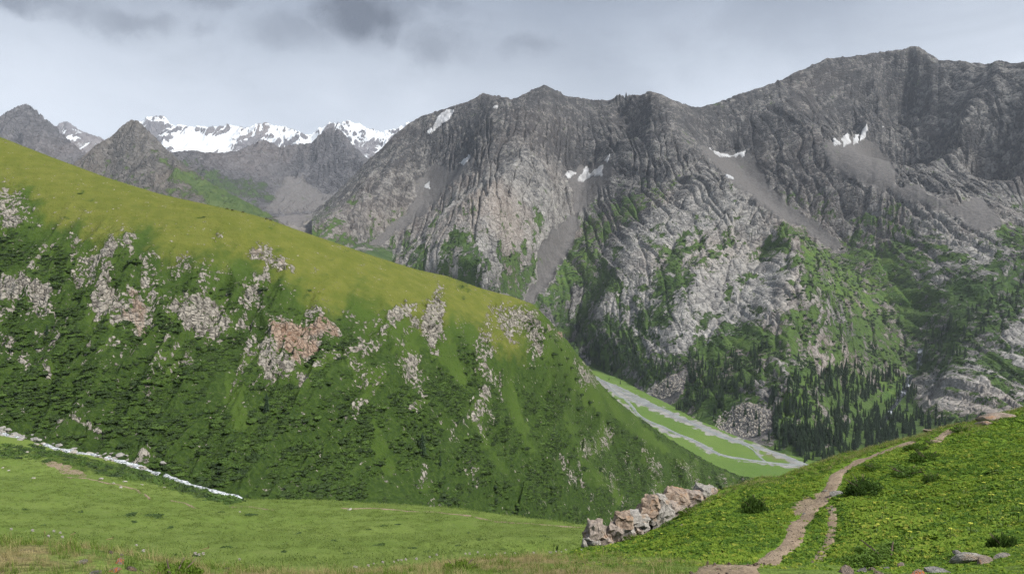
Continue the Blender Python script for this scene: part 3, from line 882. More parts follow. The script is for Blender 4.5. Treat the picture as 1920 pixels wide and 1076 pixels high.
SPUR_ROCK = [   # outline, strength, orange stain
    ([(178, 474), (200, 448), (236, 434), (254, 440), (250, 458), (215, 470), (190, 480)], 1, 0),
    ([(0, 520), (30, 512), (60, 524), (92, 530), (110, 548), (92, 572), (70, 582), (40, 570), (10, 575), (-30, 590), (-40, 530)], 1, 0),
    ([(166, 580), (176, 540), (190, 490), (206, 470), (214, 480), (206, 520), (230, 560), (228, 600), (200, 612)], .8, .3),
    ([(232, 600), (238, 545), (256, 540), (278, 570), (290, 600), (262, 612)], .9, .6),
    ([(320, 492), (345, 476), (352, 492), (335, 500)], .9, 0), ([(308, 560), (345, 552), (400, 560), (425, 585), (430, 625), (405, 640), (372, 620), (330, 600)], .9, .1),
    ([(330, 580), (380, 560), (420, 555), (416, 580), (360, 590)], .8, .1),
    ([(445, 560), (462, 535), (490, 500), (520, 480), (516, 500), (490, 540), (470, 570), (455, 610)], .9, .2), ([(465, 470), (485, 455), (510, 470), (540, 480), (550, 500), (520, 505), (490, 490)], .7, .4),
    ([(505, 605), (540, 600), (580, 600), (620, 590), (640, 620), (630, 645), (590, 650), (560, 680), (530, 660), (508, 640)], 1, .75),
    ([(450, 660), (500, 640), (540, 650), (560, 690), (538, 722), (495, 700)], .8, .1), ([(560, 720), (545, 690), (600, 680), (680, 640), (690, 665), (640, 690), (600, 705)], .7, .3),
    ([(660, 610), (690, 600), (710, 620), (680, 640)], .7, .5), ([(715, 640), (728, 600), (760, 570), (790, 580), (815, 545), (834, 540), (834, 600), (815, 640), (790, 600), (750, 618)], .95, .3),
    ([(740, 690), (760, 645), (790, 650), (800, 690), (790, 715), (760, 700)], .8, .1), ([(870, 760), (890, 720), (905, 690), (925, 690), (922, 740), (895, 765)], .8, .3),
    ([(890, 640), (905, 600), (920, 560), (930, 570), (925, 640), (930, 700), (915, 710)], .6, .3), ([(922, 560), (950, 555), (1000, 575), (1015, 600), (1018, 660), (1000, 665), (985, 620), (945, 640), (930, 600)], .8, .3),
    ([(1030, 612), (1056, 620), (1062, 640), (1040, 632)], .9, .6), ([(1078, 690), (1095, 680), (1118, 712), (1112, 730), (1085, 720)], .9, .1),
    ([(1085, 800), (1120, 790), (1150, 798), (1150, 815), (1110, 818), (1090, 840)], .7, .2), ([(1125, 840), (1150, 850), (1170, 900), (1200, 950), (1180, 950), (1150, 905)], .55, .1),
    ([(1210, 840), (1235, 850), (1240, 900), (1225, 910)], .6, .1), ([(1270, 870), (1300, 862), (1310, 880), (1280, 890)], .6, .1),
    ([(0, 640), (15, 620), (25, 655), (70, 660), (90, 690), (60, 680), (20, 665)], .75, 0), ([(108, 790), (140, 772), (185, 780), (180, 788), (140, 786), (112, 800)], .8, 0),
    ([(250, 860), (262, 840), (290, 858), (300, 872), (270, 868)], .8, .1), ([(230, 842), (240, 838), (246, 852), (234, 850)], .8, .4), ([(340, 660), (360, 655), (365, 690), (348, 690)], .6, 0),
    ([(830, 775), (840, 770), (856, 805), (848, 806)], .75, 0), ([(645, 730), (700, 720), (720, 745), (690, 750)], .35, .3), ([(0, 345), (25, 350), (70, 385), (20, 410), (-20, 400)], .6, .3),
    ([(120, 440), (135, 430), (150, 452), (132, 458)], .7, 0), ([(395, 440), (415, 425), (430, 440), (410, 450)], .6, 0), ([(275, 730), (282, 690), (292, 700), (282, 775), (272, 790)], .45, 0),
    ([(780, 900), (800, 880), (812, 930), (830, 960), (800, 950)], .5, 0), ([(880, 860), (895, 870), (905, 900), (890, 905)], .5, 0), ([(1085, 860), (1100, 880), (1115, 915), (1095, 900)], .5, .2),
]
BRIGHT = [   # strips of fresh grass
    [(1005, 580), (1060, 640), (1110, 700), (1160, 760), (1220, 810), (1290, 860), (1240, 850), (1180, 800), (1110, 760), (1060, 700), (1020, 640)],
    [(930, 600), (945, 640), (960, 720), (985, 790), (1005, 860), (985, 840), (950, 770), (930, 700)],
    [(820, 620), (850, 660), (880, 720), (860, 720), (830, 680)],
    [(420, 690), (450, 700), (465, 800), (440, 810), (425, 760)], [(545, 690), (585, 700), (590, 740), (555, 735)],
    [(1060, 760), (1080, 800), (1110, 860), (1140, 910), (1120, 915), (1085, 870), (1060, 810)],
    [(880, 780), (905, 800), (960, 900), (930, 890)], [(330, 440), (420, 450), (460, 500), (400, 500), (340, 480)],
    [(700, 780), (730, 850), (745, 900), (725, 890), (700, 830)],
]


def spur_points():
    pts = []
    ry = lambda p: float(np.interp(p, *zip(*SPUR_Y)))
    pts += dense([(p, q, ry(p)) for p, q in SPUR_SKY], 14)
    for p, q in SPUR_SKY[::2]:
        x, y, z = P(p, q, ry(p)); k = (y + 90) / y
        pts.append(np.array([x * k, y * k, z - (18 if p < 950 else 55)]))
        k = (y + 260) / y
        pts.append(np.array([x * k, y * k, z - (150 if p < 950 else 170)]))
    pts += dense(STREAM, 14)
    for l in ([(-160, 330, 500), (0, 370, 485), (150, 405, 480), (300, 420, 478), (450, 440, 480), (600, 480, 500), (750, 530, 512), (900, 580, 555), (990, 620, 585)],
              [(-160, 520, 440), (0, 540, 425), (150, 560, 415), (300, 590, 405), (450, 620, 410), (600, 640, 420), (750, 660, 440), (900, 680, 490), (1020, 720, 540), (1100, 780, 640), (1200, 850, 760)],
              [(-160, 640, 395), (0, 660, 378), (200, 690, 362), (400, 730, 355), (600, 760, 362), (800, 790, 395), (1000, 830, 465), (1150, 870, 580), (1280, 895, 760)],
              [(0, 770, 345), (200, 810, 330), (400, 860, 308), (600, 900, 318), (800, 920, 355), (1000, 930, 440), (1180, 925, 570)]):
        pts += dense(l, 25)
    # spurs and clefts
    for l in ([(450, 470, 470), (455, 560, 432), (440, 640, 405)], [(215, 460, 452), (180, 560, 412), (170, 650, 378)], [(835, 535, 530), (845, 620, 478), (850, 700, 440)], [(1015, 600, 590), (1030, 690, 560), (1070, 790, 555)],
              [(1060, 650, 690), (1130, 760, 700), (1210, 860, 700)]):
        pts += [p + np.array([0, 0, -5.0]) for p in dense(l, 20)] if l[0][0] in (450, 835) else [p + np.array([0, 0, 4.0]) for p in dense(l, 20)]
    return pts


def build_spur():
    front = [(p, y - 6) for p, _, y in STREAM]
    T = Terrain(-150, 1440, 960, front, [(p, y + 60) for p, y in SPUR_Y], 380, .92)
    T.base(RBF(spur_points(), 0.002))
    zb = T.Z.copy()
    X, Y, PX, PY = T.X, T.Y, T.PX, T.PY
    w = 9 * fbm(PX / 26, PY / 26, 4, .62, 400)
    rock = np.zeros(X.shape); orange = np.zeros(X.shape)
    for p, s_, o_ in SPUR_ROCK:
        a = area(PX, PY, p, 16, w * 1.5)
        rock = np.maximum(rock, a * s_); orange = np.maximum(orange, a * o_)
    up = sst(0, 1, (T.Z / Y - (T.Z / Y)[0]) / ((T.Z / Y).max(0) - (T.Z / Y)[0]))
    near = sst(0, 14, Y - T.y0[None, :] - 4)
    crest = sst(.985, .82, up)                                 # smooth turf on the crest
    right = sst(520, 900, PX)
    u = X + zb * (.15 + .38 * right) + 9 * fbm(X / 60, zb / 60, 3, .5, 402)
    rib = ridged(u / 48, zb / 170 + Y / 900, 3, .5, 403)
    rib2 = ridged(u / 17, zb / 60, 3, .55, 406)
    g1, h1 = facets(u / 9 + .3 * fbm(X / 12, zb / 12, 2), zb / 11 + Y / 80, 6)
    g2, h2 = facets(u / 3.6, zb / 3.6 + Y / 30, 7)
    facet = 4.2 * g1 + 1.8 * g2 - 1.3 * np.exp(-(h1 / .12) ** 2) - .6 * np.exp(-(h2 / .15) ** 2)
    lowrock = sst(.18, .6, fbm(u / 13, zb / 34, 4, .62, 411) + .45 * rib * right + .12) * crest * sst(.98, .84, up) * sst(.15, .45, up) * .52
    rock = np.maximum(rock, lowrock)
    step = (zb + 3.0 * fbm(X / 22, zb / 22, 3, .5, 415)) / 7.5
    ledge = (step - np.floor(step)); ledge = (sst(.25, .95, ledge) - ledge) * 7.5 * .8     # cliff bands with ledges
    T.Z = zb + near * (crest * (16 * rib * (.35 + .65 * right) + 3.4 * rib2) + rock * (facet + 1.2 + 1.6 * ledge) + (.35 + .5 * crest) * fbm(X / 7, Y / 7, 3, .5, 412) + .32 * fbm(X / 24 + .2 * zb, zb / 1.9, 3, .6, 413))
    T.skyline(SPUR_SKY, 0, 3, .6)
    PY = T.PY
    bright = np.zeros(X.shape)
    for p in BRIGHT:
        bright = np.maximum(bright, area(PX, PY, p, 10, w))
    gz = np.gradient(T.Z, axis=0) / np.gradient(Y, axis=0)
    # height share from stream to crest decides the cover
    s1 = fbm(u / 26, zb / 40, 4, .6, 420); s2 = fbm(X / 9, zb / 5, 3, .6, 421)
    shrub = np.maximum(sst(.99, .66, up + .12 * s1), .8 * sst(1040, 1150, PX)) * .90 + .30 * s1 + .22 * s2 - .9 * bright - 1.1 * rock
    shrub -= .35 * np.clip(rib, -1, 1) * right
    dry = (sst(.78, 1.0, up + .06 * s1) * 1.0 + .12 * s2) * sst(1080, 930, PX)
    rk = rock * (.56 + .50 * sst(.35, 1.3, gz)) + .16 * s2 * crest * sst(.05, .4, rock + .2)
    mask = np.stack([rk, shrub, dry, orange * .8 + .1 + .1 * s1], -1)
    T.rock, T.shrub, T.up, T.bright = rock, np.clip(shrub, 0, 1), up, bright
    t = NT('spur_ground')
    rk, sh, dr, org = t.attr()
    fl = node(t.nt, 'ShaderNodeAttribute', attribute_name='flow').outputs[1]
    n1 = t.noise(.10, 5, .6); n2 = t.noise(.40, 4, .65); n3 = t.noise(.022, 4, .5); n4 = t.noise(2.2, 3, .6)
    v1 = node(t.nt, 'ShaderNodeSeparateColor', i_0=t.vor(.36, 'F1', 1)).outputs[0]
    f = t.m('ADD', t.m('MULTIPLY', n2, 1.3), t.m('MULTIPLY', v1, .35))
    rockc = t.mix(t.ramp(f, .45, 1.05), (.062, .056, .050), (.31, .288, .252))
    rockc = t.mix(t.ramp(t.m('ADD', org, t.m('MULTIPLY', t.m('SUBTRACT', n1, .5), .8)), .35, .75, 0, .7), rockc, t.mix(.7, rockc, (.29, .165, .10)))
    grass = t.mix(t.ramp(n3, .38, .62), (.032, .060, .012), (.052, .088, .016))
    grass = t.mix(t.ramp(n2, .35, .7), grass, t.mix(.5, grass, (.066, .098, .022)))
    gold = t.mix(t.ramp(n1, .35, .65), (.098, .116, .022), (.128, .138, .030))
    grass = t.mix(t.ramp(t.m('ADD', dr, t.m('MULTIPLY', t.m('SUBTRACT', n1, .5), .5)), .35, .9), grass, gold)
    dark = t.mix(t.ramp(n2, .4, .65), (.024, .045, .011), (.044, .074, .015))
    c = t.mix(t.ramp(t.m('ADD', sh, t.m('MULTIPLY', t.m('SUBTRACT', n2, .5), 1.2)), .25, .60, 0, .9), grass, dark)
    rf = t.ramp(t.m('ADD', rk, t.m('MULTIPLY', t.m('SUBTRACT', t.m('ADD', t.m('MULTIPLY', n2, .6), t.m('MULTIPLY', n1, .4)), .5), 3.6)), .42, .56)
    c = t.mix(rf, c, rockc)
    ck = t.ramp(t.vor(.36, 'DISTANCE_TO_EDGE', 0), 0, .2)
    h = t.m('ADD', t.m('MULTIPLY', n2, 1.2), t.m('ADD', t.m('MULTIPLY', n4, .35), t.m('MULTIPLY', t.m('ADD', v1, ck), t.m('MULTIPLY', rf, .7))))
    mat = t.out(c, .95, h, .08, 1.0, 1.1)
    T.build('hill', mat, mask, 'steep grassy spur with pale rock bands and dark scrub on the left', flow=np.stack([u, zb * .85, Y * .5], -1))
    return T


SPUR = build_spur()


# ------------------------------------------------------------------ valley flat with the braided river
def build_valley():
    T = Terrain(1040, 1660, 260, [(1040, 960), (1660, 900)], [(1040, 2350), (1120, 2250), (1200, 1850), (1300, 1560), (1450, 1320), (1660, 1240)], 190)
    T.Z = valley_z(T.Y) + 1.2 * fbm(T.X / 90, T.Y / 90, 3, .5, 500) + .35 * fbm(T.X / 12, T.Y / 12, 3, .5, 501)
    PX, PY = T.PX, T.PY
    w = 4.5 * fbm(PX / 16, PY / 6, 4, .6, 502)
    grav = np.zeros(PX.shape)
    for p, s_ in RIVERBED:
        grav = np.maximum(grav, s_ * area(PX, PY, p, 4.0, w + 1.0))
    brown = area(PX, PY, [(1425, 832), (1470, 840), (1482, 866), (1440, 858)], 4, w) * .6
    mask = np.stack([grav, np.clip(.5 + .6 * fbm(T.X / 120, T.Y / 160, 4, .6, 503), 0, 1), brown, grav * 0], -1)
    t = NT('valley_flat')
    g, dv, br, _ = t.attr()
    n1 = t.noise(.05, 5, .6); n2 = t.noise(.35, 4, .6)
    grass = t.mix(dv, (.076, .140, .028), (.108, .172, .038))
    grass = t.mix(t.ramp(n2, .35, .7, 0, .5), grass, (.105, .145, .045))
    grass = t.mix(br, grass, (.12, .115, .06))
    gr = t.mix(t.ramp(n1, .35, .65), (.165, .166, .162), (.26, .255, .24))
    c = t.mix(t.ramp(t.m('ADD', g, t.m('MULTIPLY', t.m('SUBTRACT', n1, .5), 1.3)), .35, .65), grass, gr)
    T.build('valley_floor', t.out(c, .95, n2, .1, .6, 1.5), mask, 'flat green valley floor with grey gravel beds below the range')
    return T


RIVERBED = [
    ([(1095, 704), (1130, 712), (1165, 726), (1205, 746), (1250, 767), (1300, 786), (1345, 806), (1400, 826), (1450, 842), (1482, 856), (1520, 872), (1560, 884), (1500, 880), (1470, 862), (1430, 846),
      (1385, 832), (1335, 818), (1290, 798), (1245, 780), (1205, 762), (1165, 744), (1120, 730)], 1.0),
    ([(1150, 742), (1180, 760), (1192, 776), (1215, 790), (1245, 800), (1256, 810), (1300, 822), (1330, 838), (1345, 850), (1390, 862), (1440, 868), (1500, 872), (1540, 882), (1430, 872), (1380, 862), (1330, 850), (1310, 836),
      (1290, 826), (1240, 812), (1225, 800), (1190, 786), (1165, 766)], 1.0),
    ([(1385, 832), (1420, 840), (1432, 858), (1424, 858), (1412, 842)], .8),
]
VALLEY = build_valley()


# ------------------------------------------------------------------ near ground: verge, path hill and meadow
HILL_CREST = [(1085, 1024, 43), (1110, 1020, 44), (1160, 1012, 45), (1210, 1000, 46), (1250, 978, 47), (1290, 957, 48), (1325, 936, 49), (1342, 916, 50), (1420, 898, 52), (1500, 880, 54), (1560, 863, 55), (1620, 847, 56), (1700, 826, 57), (1745, 803, 58), (1790, 800, 58),
              (1840, 790, 59), (1880, 770, 60), (1920, 762, 60), (2000, 740, 61), (2150, 700, 63)]
HILL_CREST = [(p, q, 20 + (Y - 20) * .62) for p, q, Y in HILL_CREST]


def hy(Y):
    """the path hill lies a little nearer than first paced out"""
    return Y if Y < 20 else 20 + (Y - 20) * .62


def near_points():
    pts = []
    pts += dense(HILL_CREST, 2.5)
    for p, q, Y in HILL_CREST:
        for dy, dz in ((8, 4.5), (25, 17), (50, 33)):
            x, y, z = P(p, q, Y); k = (y + dy) / y
            pts.append(np.array([x * k, y * k, max(z - dz, -52.0 - dy * .2)]))
    L = [
        [(-160, 1010, 7.5), (0, 1022, 7.2), (120, 1016, 6.8), (200, 1016, 6.6), (280, 1038, 6.6), (350, 1060, 6.8), (430, 1074, 7.5), (520, 1088, 8.5), (660, 1086, 9.5), (760, 1068, 10), (850, 1052, 10.5),
         (940, 1056, 11.5), (1040, 1066, 12.5), (1150, 1080, 14), (1250, 1082, 17)],
        [(1300, 1076, 20), (1300, 1020, 32), (1300, 975, 43)], [(1150, 1060, 30), (1110, 1035, 39)], [(1190, 1024, 40), (1200, 1050, 30)], [(1400, 1040, 26), (1400, 960, 40), (1410, 915, 49)],
        [(1500, 1076, 20), (1500, 970, 36), (1500, 900, 50)], [(1600, 1076, 16.5), (1600, 1000, 28), (1600, 900, 44)], [(1700, 1076, 14), (1700, 1030, 18), (1700, 960, 30), (1700, 880, 44)],
        [(1800, 1076, 12.5), (1800, 960, 26), (1800, 860, 44)], [(1900, 1076, 11), (1900, 1020, 16), (1900, 950, 24), (1900, 850, 42)], [(2080, 1076, 10), (2080, 900, 30), (2080, 780, 50)],
        # meadow
        [(-160, 905, 182), (0, 895, 186), (100, 892, 192), (200, 891, 197), (290, 898, 196), (400, 936, 186)], [(-160, 900, 215), (0, 905, 218), (150, 900, 225)], [(-160, 830, 275), (0, 842, 277), (60, 848, 274), (130, 866, 262)],
        [(0, 828, 303), (100, 852, 295), (200, 872, 285), (300, 910, 275), (380, 936, 266), (475, 956, 262)], [(250, 896, 245), (350, 928, 240)], [(340, 920, 206), (400, 940, 206), (450, 952, 208), (480, 956, 212)],
        [(0, 950, 135), (200, 950, 140), (400, 950, 155)], [(0, 1000, 100), (200, 1005, 100), (400, 1005, 106)], [(420, 1060, 66), (650, 1055, 72), (850, 1045, 70), (1000, 1045, 60), (1060, 1052, 48)],
        [(490, 956, 232), (560, 951, 215), (650, 949, 192), (800, 954, 180), (900, 966, 170), (1000, 976, 160), (1095, 986, 150)], [(550, 1000, 120), (750, 1000, 122), (950, 1005, 112), (1050, 1010, 90)],
        [(1200, 1005, 140), (1400, 1000, 120)],
    ]
    for k, l in enumerate(L):
        if 1 <= k <= 10:
            l = [(p, q, hy(Y)) for p, q, Y in l]
        pts += dense(l, max(1.2, l[0][2] * .06))
    for p, q, Y in ((560, 950, 215), (650, 949, 192), (800, 954, 180), (900, 966, 170), (1000, 976, 160), (1095, 986, 150), (1250, 1000, 140)):
        for dy, dz in ((25, 17), (70, 52)):
            x, y, z = P(p, q, Y); k = (y + dy) / y; pts.append(np.array([x * k, y * k, z - dz]))
    pts += dense(STREAM[:11], 12)
    for x in (-4, -1.5, 0, 1.5, 4, 7):
        pts.append(np.array([x, 1.5, -1.72])); pts.append(np.array([x, 4.0, -1.95 - (.25 if x > -2 else 0)]))
    for px in (-100, 150, 400, 700, 950):
        for Y, z in ((14, -7.2), (25, -12.5), (42, -19.5)):
            pts.append(np.array([(px - CX) / F * Y, Y, z]))
    return pts


PATHS = {   # centre lines with half widths in metres
    'main': ([(1330, 1090), (1362, 1076), (1440, 1046), (1478, 1022), (1492, 1000), (1497, 978), (1520, 952), (1550, 930), (1562, 905), (1572, 884), (1600, 868), (1640, 852), (1680, 836), (1712, 826)], .43),
    'branch': ([(1530, 1052), (1545, 1030), (1556, 1008), (1560, 985), (1562, 962), (1556, 945)], .22),
    'upper': ([(1752, 828), (1768, 814), (1786, 803)], .38),
    'shelf': ([(1296, 916), (1322, 912), (1348, 909)], .55),
}
NEAR_SPLIT = [(-150, 34), (950, 34), (1030, 50), (1100, 66), (1300, 75), (1800, 85), (2060, 85)]


def build_near():
    rbf = RBF(near_points(), 0.0006)
    A = Terrain(-150, 2060, 560, [(-150, 1.4), (2060, 1.4)], NEAR_SPLIT, 250, 1.5)
    A.base(rbf, 2)
    B = Terrain(-150, 1420, 520, [(p, y - .5) for p, y in NEAR_SPLIT if p < 1421], [(p, y + 3) for p, _, y in STREAM[:11]] + [(560, 282), (700, 280), (1100, 250), (1420, 240)], 230, 1.15)
    B.base(rbf, 2)
    dirt = None
    for T in (A, B):
        X, Y = T.X, T.Y
        s_ = sst(3, 20, Y)
        T.Z += (.04 + .10 * s_) * fbm(X / 2.3, Y / 2.3, 4, .55, 600) + .30 * sst(15, 40, Y) * fbm(X / 9, Y / 9, 3, .5, 601) + .5 * sst(60, 120, Y) * fbm(X / 28, Y / 28, 3, .5, 602)
    # the worn path sits a little below the turf
    X, Y, PX, PY = A.X, A.Y, A.PX, A.PY
    lines = []
    for nm, (l, hw) in PATHS.items():
        w = A.hit([a for a, _ in l], [b for _, b in l], True)
        w = w[~np.isnan(w[:, 0])]
        q = [w[0]]
        for a, b in zip(w[:-1], w[1:]):
            k = max(1, int(np.linalg.norm(b - a) / .4)); q += [a + (b - a) * j / k for j in range(1, k + 1)]
        q = np.array(q)
        for _ in range(3):
            q[1:-1] = .25 * q[:-2] + .5 * q[1:-1] + .25 * q[2:]
        lines.append((nm, q, hw))
    dm = np.full(X.shape, 99.0)
    sel = (Y > 10) & (Y < 60) & (PX > 1250)
    xs, ys = X[sel], Y[sel]
    for nm, q, hw in lines:
        d = np.min(np.hypot(xs[:, None] - q[None, ::2, 0], ys[:, None] - q[None, ::2, 1]), 1) / hw
        dm[sel] = np.minimum(dm[sel], d)
    A.pathd = dm
    A.Z -= .07 * sst(2.2, .7, dm)
    pz = lambda x, y: A.at(x, y)

    def dirt_mask(PX, PY, w):
        m = np.zeros(PX.shape)
        for p in ([(70, 868), (95, 862), (150, 880), (165, 892), (120, 888)], [(1478, 962), (1490, 938), (1545, 920), (1530, 946), (1502, 966)]):
            m = np.maximum(m, .8 * area(PX, PY, p, 5, w))
        return m
    t = NT('meadow_ground')
    dry, drt, drk, lush = t.attr()
    n1 = t.noise(.35, 5, .6); n2 = t.noise(2.6, 5, .65); n3 = t.noise(.05, 4, .5); n4 = t.noise(14, 4, .6)
    g = t.mix(t.ramp(n3, .35, .65), (.128, .184, .040), (.155, .208, .050))
    g = t.mix(t.ramp(n2, .30, .72), g, t.mix(.55, g, (.070, .115, .022)))
    g = t.mix(t.ramp(n1, .42, .72, 0, .5), g, (.145, .185, .055))
    g = t.mix(t.m('MULTIPLY', lush, .85), g, t.mix(t.ramp(n4, .35, .65), (.085, .160, .016), (.145, .230, .025)))
    g = t.mix(t.ramp(t.m('ADD', drk, t.m('MULTIPLY', t.m('SUBTRACT', n1, .5), .6)), .5, .8, 0, .75), g, (.030, .055, .012))
    g = t.mix(t.ramp(t.m('ADD', dry, t.m('MULTIPLY', t.m('SUBTRACT', n2, .5), .6)), .45, .8), g, t.mix(n4, (.15, .125, .055), (.25, .21, .11)))
    d = t.mix(n4, (.19, .148, .10), (.28, .225, .16))
    c = t.mix(t.ramp(t.m('ADD', drt, t.m('MULTIPLY', t.m('SUBTRACT', n2, .5), .7)), .42, .6), g, d)
    mat = t.out(c, .95, t.m('ADD', n2, t.m('MULTIPLY', n4, .25)), .08, .8, .35)
    for T, nm, lb in ((A, 'path_hill', 'lush green hillside with the footpath in the right foreground'), (B, 'meadow', 'smooth green meadow sloping to the stream below the spur')):
        X, Y, PX, PY = T.X, T.Y, T.PX, T.PY
        w = 6 * fbm(PX / 20, PY / 12, 4, .6, 610)
        dry = sst(14, 9, Y) * .62 * sst(1350, 1100, PX) + .35 * fbm(X / 1.5, Y / 1.5, 3, .6, 611) * sst(30, 8, Y)
        crest = [(p, q) for p, q, _ in HILL_CREST]
        cd = PY - np.interp(PX, *zip(*crest))
        dry += .45 * sst(20, 4, cd) * sst(1300, 1340, PX) * sst(28, 36, Y) * sst(56, 47, Y)
        lush = sst(1040, 1120, PX) * sst(9, 16, Y) * sst(60, 50, Y)
        drt = dirt_mask(PX, PY, w)
        drk = .28 * sst(.35, .8, fbm(X / 11, Y / 7, 4, .6, 612)) * sst(80, 110, Y) + .75 * area(PX, PY, [(-50, 842), (60, 838), (140, 850), (250, 872), (330, 898), (440, 935), (400, 940), (300, 915), (200, 893), (140, 885), (80, 862), (-50, 860)], 7, w) * (Y > 120)
        T.build(nm, mat, np.stack([np.clip(dry, 0, 1), drt, drk, lush], -1), lb)
    return A, B, lines, mat


NEAR, MEADOW, PATH_LINES, MEADOW_MAT = build_near()


def ground(x, y):
    """height of the near ground wherever it is"""
    x = np.asarray(x, float); y = np.asarray(y, float)
    sp = np.interp(x / y * F + CX, *zip(*NEAR_SPLIT))
    return np.where(y < sp, NEAR.at(x, y), MEADOW.at(x, y))


def near_hit(px, py):
    a = NEAR.hit(px, py); b = MEADOW.hit(px, py)
    bad = np.isnan(a[:, 0])
    a[bad] = b[bad]
    return a


# ------------------------------------------------------------------ ribbons: path, trails, stream, river, waterfall
def ribbon(name, line, hw, hfun, mat, label, lift=.03, seed=0, n=7, wob=.25, sunk=.06, sx=3.0):
    """draped strip along a plan line; its rims dip under the turf"""
    q = np.asarray(line, float)
    hw = np.broadcast_to(np.asarray(hw, float), (len(q),))
    tv = np.gradient(q[:, :2], axis=0); tv /= np.linalg.norm(tv, axis=1, keepdims=True) + 1e-9
    nv = np.stack([-tv[:, 1], tv[:, 0]], 1)
    s = np.r_[0, np.cumsum(np.hypot(*np.diff(q[:, :2], axis=0).T))]
    u = np.linspace(-1, 1, n)
    V = []
    for i in range(len(q)):
        a = hw[i] * (1 + wob * float(fbm(np.array(s[i] / (hw[i] * sx)), np.array(1.0), 3, .6, seed)))
        b = hw[i] * (1 + wob * float(fbm(np.array(s[i] / (hw[i] * sx)), np.array(7.0), 3, .6, seed + 5)))
        off = np.where(u < 0, u * a, u * b)
        xy = q[i, :2][None] + nv[i][None] * off[:, None]
        z = hfun(xy[:, 0], xy[:, 1]) + lift - (lift + sunk) * (np.abs(u) ** 6)
        V.append(np.c_[xy, z])
    V = np.array(V)
    k, m = V.shape[:2]
    i = np.arange(k - 1)[:, None] * m + np.arange(m - 1)[None]
    f = np.stack([i, i + 1, i + m + 1, i + m], -1).reshape(-1, 4)
    return tag(mesh_obj(name, V.reshape(-1, 3), f, mat), label, None, None, 'structure')


def resample(w, step):
    w = np.asarray(w, float); q = [w[0]]
    for a, b in zip(w[:-1], w[1:]):
        k = max(1, int(np.linalg.norm((b - a)[:2]) / step)); q += [a + (b - a) * j / k for j in range(1, k + 1)]
    q = np.array(q)
    for _ in range(3):
        q[1:-1] = .25 * q[:-2] + .5 * q[1:-1] + .25 * q[2:]
    return q


def dirt_material():
    t = NT('path_dirt')
    n1 = t.noise(1.2, 5, .6); n2 = t.noise(9, 5, .65); v = t.vor(14, 'F1', 0)
    c = t.mix(t.ramp(n1, .35, .65), (.215, .165, .115), (.31, .245, .178))
    c = t.mix(t.ramp(n2, .35, .7, 0, .6), c, (.15, .112, .08))
    return t.out(c, .95, t.m('ADD', n2, t.m('MULTIPLY', v, .6)), .1, .8, .06)


DIRT = dirt_material()
PATH_LABEL = {'main': 'main trodden dirt footpath winding up the green hillside', 'branch': 'narrow dirt side track rejoining the footpath by the dark juniper',
              'upper': 'short stretch of footpath crossing the hill crest', 'shelf': 'flat trodden shelf above the rock outcrop'}
for nm, q, hw in PATH_LINES:
    ribbon('footpath', q, hw, NEAR.at, DIRT, PATH_LABEL[nm], .03, 3 + len(q))
TRAILS = [([(640, 952), (720, 953), (820, 960), (900, 971), (980, 981), (1060, 987), (1096, 989)], .55, 'thin pale trail along the far brow of the meadow'),
          ([(120, 894), (170, 899), (215, 908), (255, 914), (282, 936)], .45, 'faint trail curving across the left meadow below the stream'),
          ([(320, 938), (345, 942), (372, 953)], .4, 'short faint trail in the middle of the meadow'), ([(430, 950), (470, 950), (515, 956)], .4, 'short pale trail near the end of the stream')]
for l, hw, lb in TRAILS:
    w = MEADOW.hit([a for a, _ in l], [b for _, b in l], True)
    ribbon('trail', resample(w, 2.0), hw, MEADOW.at, DIRT, lb, .10, 31, 5, .5, .12)


def water_material(name, scale, deep, foam, amount, stretch=None, rough=.25):
    t = NT(name)
    n1 = t.noise(scale, 6, .7, stretch=stretch); n2 = t.noise(scale * 5, 4, .65)
    c = t.mix(t.ramp(t.m('ADD', t.m('MULTIPLY', n1, .7), t.m('MULTIPLY', n2, .3)), amount - .12, amount + .10), deep, foam)
    return t.out(c, rough, t.m('ADD', n1, t.m('MULTIPLY', n2, .3)), .5, .7, .4)


WHITEWATER = water_material('white_water', .9, (.06, .07, .08), (.62, .65, .69), .50)
RIVERWATER = water_material('silty_water', .05, (.155, .170, .170), (.255, .270, .265), .5, rough=.4)
SW = np.array([P(*q) for q in STREAM[:12]])


def spur_or_meadow(x, y):
    c = x / y * F + CX
    y0 = np.interp(c, [p for p, _, _ in STREAM], [v for _, _, v in STREAM])
    return np.where(y > y0 - 5, SPUR.at(x, y), MEADOW.at(x, y))


SQ = resample(SW, 1.2)
SPX = SQ[:, 0] / SQ[:, 1] * F + CX
for a, b, lb in ((-170, 44, 'uppermost foaming stretch of the white stream at the left edge'), (80, 188, 'foaming stretch of the white stream above the bare earth scar'),
                 (198, 300, 'middle foaming stretch of the white stream between boulders'), (306, 520, 'lowest foaming stretch of the white stream before the meadow brow')):
    sg = SQ[(SPX > a) & (SPX < b)]
    hw_ = np.clip(1.25 + 1.1 * fbm(np.arange(len(sg)) / 6.0 + a, np.zeros(len(sg)), 2, .5, 9), .5, 2.6) * (.35 + .65 * np.sin(np.linspace(.05, 3.09, len(sg))) ** .4)
    ribbon('stream', sg, hw_, spur_or_meadow, WHITEWATER, lb, .75, 41, 7, .55, .8)

